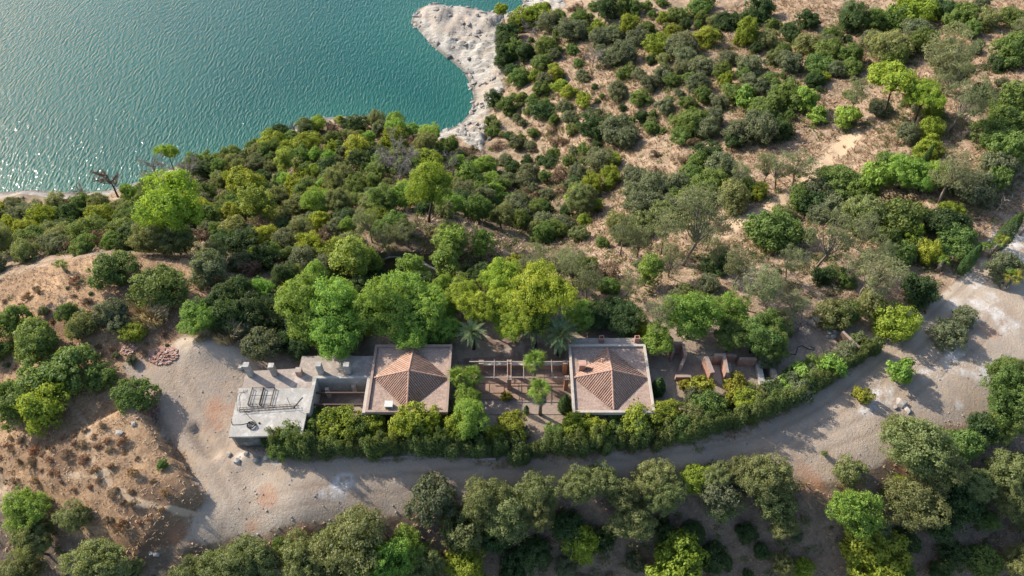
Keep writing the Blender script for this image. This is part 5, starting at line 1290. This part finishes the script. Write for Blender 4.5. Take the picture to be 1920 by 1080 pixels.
# ---- dry grass and scrub (nobody could count it)
rg = np.random.default_rng(77)
gx = rg.uniform(-95, 110, 150000); gy = rg.uniform(20, 165, 150000)
def samp(A, x, y): return make_sampler(A)(x, y)
wgt = samp(A_grass, gx, gy) * 1.6 + 0.9 * (1 - samp(A_forest, gx, gy)) * (gy > 60) * (gx > 5) + 0.45 * samp(A_lower, gx, gy) + 0.25 * samp(A_forest, gx, gy)
wgt *= (1 - samp(A_road, gx, gy)) * (1 - samp(A_pad, gx, gy) * 0.93) * (1 - samp(A_beach, gx, gy)) * (1 - samp(A_path, gx, gy)) * (zof(gx, gy) > LAKE_Z + 1.5)
wgt *= 0.35 + 1.3 * sstep(0.42, 0.6, fbm(gx / 3.5, gy / 3.5, 3, 91))
kp_ = rg.random(len(gx)) < wgt
gx, gy = gx[kp_][:46000], gy[kp_][:46000]
n = len(gx); nb_ = 8
sz = rg.uniform(0.14, 0.36, n) * (1 + 0.6 * (gy > 70))
a = rg.uniform(0, 2 * pi, (n, nb_)); rr_ = sz[:, None] * rg.uniform(0, 0.55, (n, nb_))
bx = gx[:, None] + rr_ * np.cos(a); by = gy[:, None] + rr_ * np.sin(a); bz = np.repeat(zof(gx, gy)[:, None], nb_, 1) - 0.03
L_ = sz[:, None] * rg.uniform(0.6, 1.2, (n, nb_)); la = a + rg.normal(0, 0.7, (n, nb_)); ll = L_ * rg.uniform(0.7, 1.5, (n, nb_))
wd = 0.05 + 0.05 * (gy > 70)[:, None]
v0 = np.stack([bx - wd * np.sin(la), by + wd * np.cos(la), bz], -1); v1 = np.stack([bx + wd * np.sin(la), by - wd * np.cos(la), bz], -1)
v2 = np.stack([bx + ll * np.cos(la), by + ll * np.sin(la), bz + L_ * 0.72], -1)
V = np.stack([v0, v1, v2], 2).reshape(-1, 3)
dg = link(bpy.data.objects.new("dry_grass", mesh_np("dry_grass", V, np.arange(len(V)).reshape(-1, 3), LEAF['A'], {"tint": np.repeat(np.repeat(rg.random(n), nb_), 3)})))
tag(dg, "short straw-coloured dry grass and scrub over the slopes", "grass", kind="stuff")

# ---- stones: loose gravel as stuff, the larger ones one by one
rs = np.random.default_rng(5); mb = MB()
sx = rs.uniform(-48, 62, 30000); sy = rs.uniform(24, 66, 30000)
edge = np.exp(-((samp(A_road, sx, sy) - 0.5) / 0.3) ** 2)
wst = 0.09 * samp(A_road, sx, sy) + 0.45 * edge * (1 - samp(A_grass, sx, sy)) + 0.015 * samp(A_grass, sx, sy)
kq = rs.random(len(sx)) < wst * 0.9
sx, sy = sx[kq][:6500], sy[kq][:6500]
for x, y, z in zip(sx, sy, zof(sx, sy)):
    s = 0.04 + 0.13 * rs.random() ** 3
    mb.rock((x, y, z + s * 0.2), (s, s, s * 0.7), rs)
gv = mb.build("loose_gravel", M['rock']); tag(gv, "loose pale stones scattered on the road and its verges", "gravel", kind="stuff")
mb = MB(); rs2 = np.random.default_rng(8)
bx_ = rs2.uniform(-110, 25, 90000); by_ = rs2.uniform(95, 200, 90000)
od = make_sampler(outd)(bx_, by_); sdl = make_sampler(SD_LAKE)(bx_, by_); pn = make_sampler(pen)(bx_, by_); ab = make_sampler(A_beach)(bx_, by_)
wr = (sdl < 0.4) * (0.10 * (od < 1.5) + 0.09 * pn * sstep(0.50, 0.62, fbm(bx_ / 5 + by_ / 7, by_ / 2.5, 4, 47)) + 0.01 * ab)
kr = rs2.random(len(bx_)) < wr
for x, y, z, q in list(zip(bx_[kr], by_[kr], zof(bx_[kr], by_[kr]), pn[kr]))[:1700]:
    s = 0.12 + 0.5 * rs2.random() ** 2.5 * (0.5 + q)
    mb.rock((x, y, z + s * 0.1), (s * 1.6, s, s * 0.7), rs2)
sr = mb.build("shore_stones", M['rock']); tag(sr, "broken pale stones along the waterline and on the rocky spit", "stones", kind="stuff")
def boulder(u, v, s, lab, mat='rock', grp=None):
    p = hit(u, v); r_ = np.random.default_rng(int(u * 7 + v)); 
    o = MB().rock((0, 0, 0), (s, s, s * 0.7), r_).build("boulder", M[mat]); o.location = (p[0], p[1], p[2] + s * 0.15); tag(o, lab, "rock", grp); return o
for u, v, s in ((1690, 758, 0.75), (1678, 765, 0.45), (1702, 770, 0.5), (1686, 750, 0.4)): boulder(u, v, s, "pale boulder of the cluster on the gravel clearing", grp="boulders on the gravel clearing")
for u, v, s in ((283, 1037, 0.32), (292, 1040, 0.40)): boulder(u, v, s, "grey boulder at the foot of the rusty dry grass", grp="boulders at the dry grass")
for u, v, s in ((250, 795, 0.42), (225, 812, 0.5), (152, 583, 0.4)): boulder(u, v, s, "grey boulder among dry grass on the knoll", grp="boulders on the knoll")
for u, v, s in ((452, 690, 0.55), (458, 684, 0.45), (466, 690, 0.4)): boulder(u, v, s, "broken concrete lump at the corner of the wing roof", 'concrete_pale', "concrete lumps by the wing")
for u, v, s in ((1556, 624, 0.6), (1562, 632, 0.5), (1552, 632, 0.45), (1565, 622, 0.5)): boulder(u, v, s, "pale rubble lump at the end of the ruined gate wall", 'concrete_pale', "rubble lumps by the ruined gate wall")
for u, v, s in ((430, 853, 0.45), (445, 866, 0.5), (462, 852, 0.5), (480, 862, 0.45), (500, 858, 0.4)): boulder(u, v, s, "pale rock in the spoil heap before the concrete slab", 'rock', "rocks in the spoil heap")
for u, v, s in ((42, 372, 0.6), (918, 262, 0.8), (790, 244, 0.9), (880, 112, 0.9), (842, 108, 1.0)): boulder(u, v, s, "dark rock on the pale lake beach", 'concrete_dark', "rocks on the lake beach")
def heap(u, v, rx, ry, n, lab, seed):
    p = hit(u, v); r_ = np.random.default_rng(seed); mb = MB()
    for _ in range(n):
        a_, q = r_.uniform(0, 6.28), sqrt(r_.random()); x = rx * q * cos(a_); y = ry * q * sin(a_)
        s = r_.uniform(0.07, 0.16); mb.box(x - s, x + s, y - s * .6, y + s * .6, 0, s, r_.uniform(0, 3)); mb.v[-1][:, 2] += float(zof(p[0] + x, p[1] + y)) - p[2] + 0.35 * (1 - q) * r_.random()
    o = mb.build("brick_rubble", M['rubble']); o.location = p; tag(o, lab, "rubble", kind="stuff")
heap(308, 668, 1.9, 1.1, 330, "heap of broken pink bricks at the edge of the gravel lot", 1)
heap(243, 656, 1.0, 0.8, 110, "small heap of broken bricks beside the rusty scrub", 2)
heap(288, 770, 0.7, 2.6, 120, "line of rubble along the edge of the lot", 3)
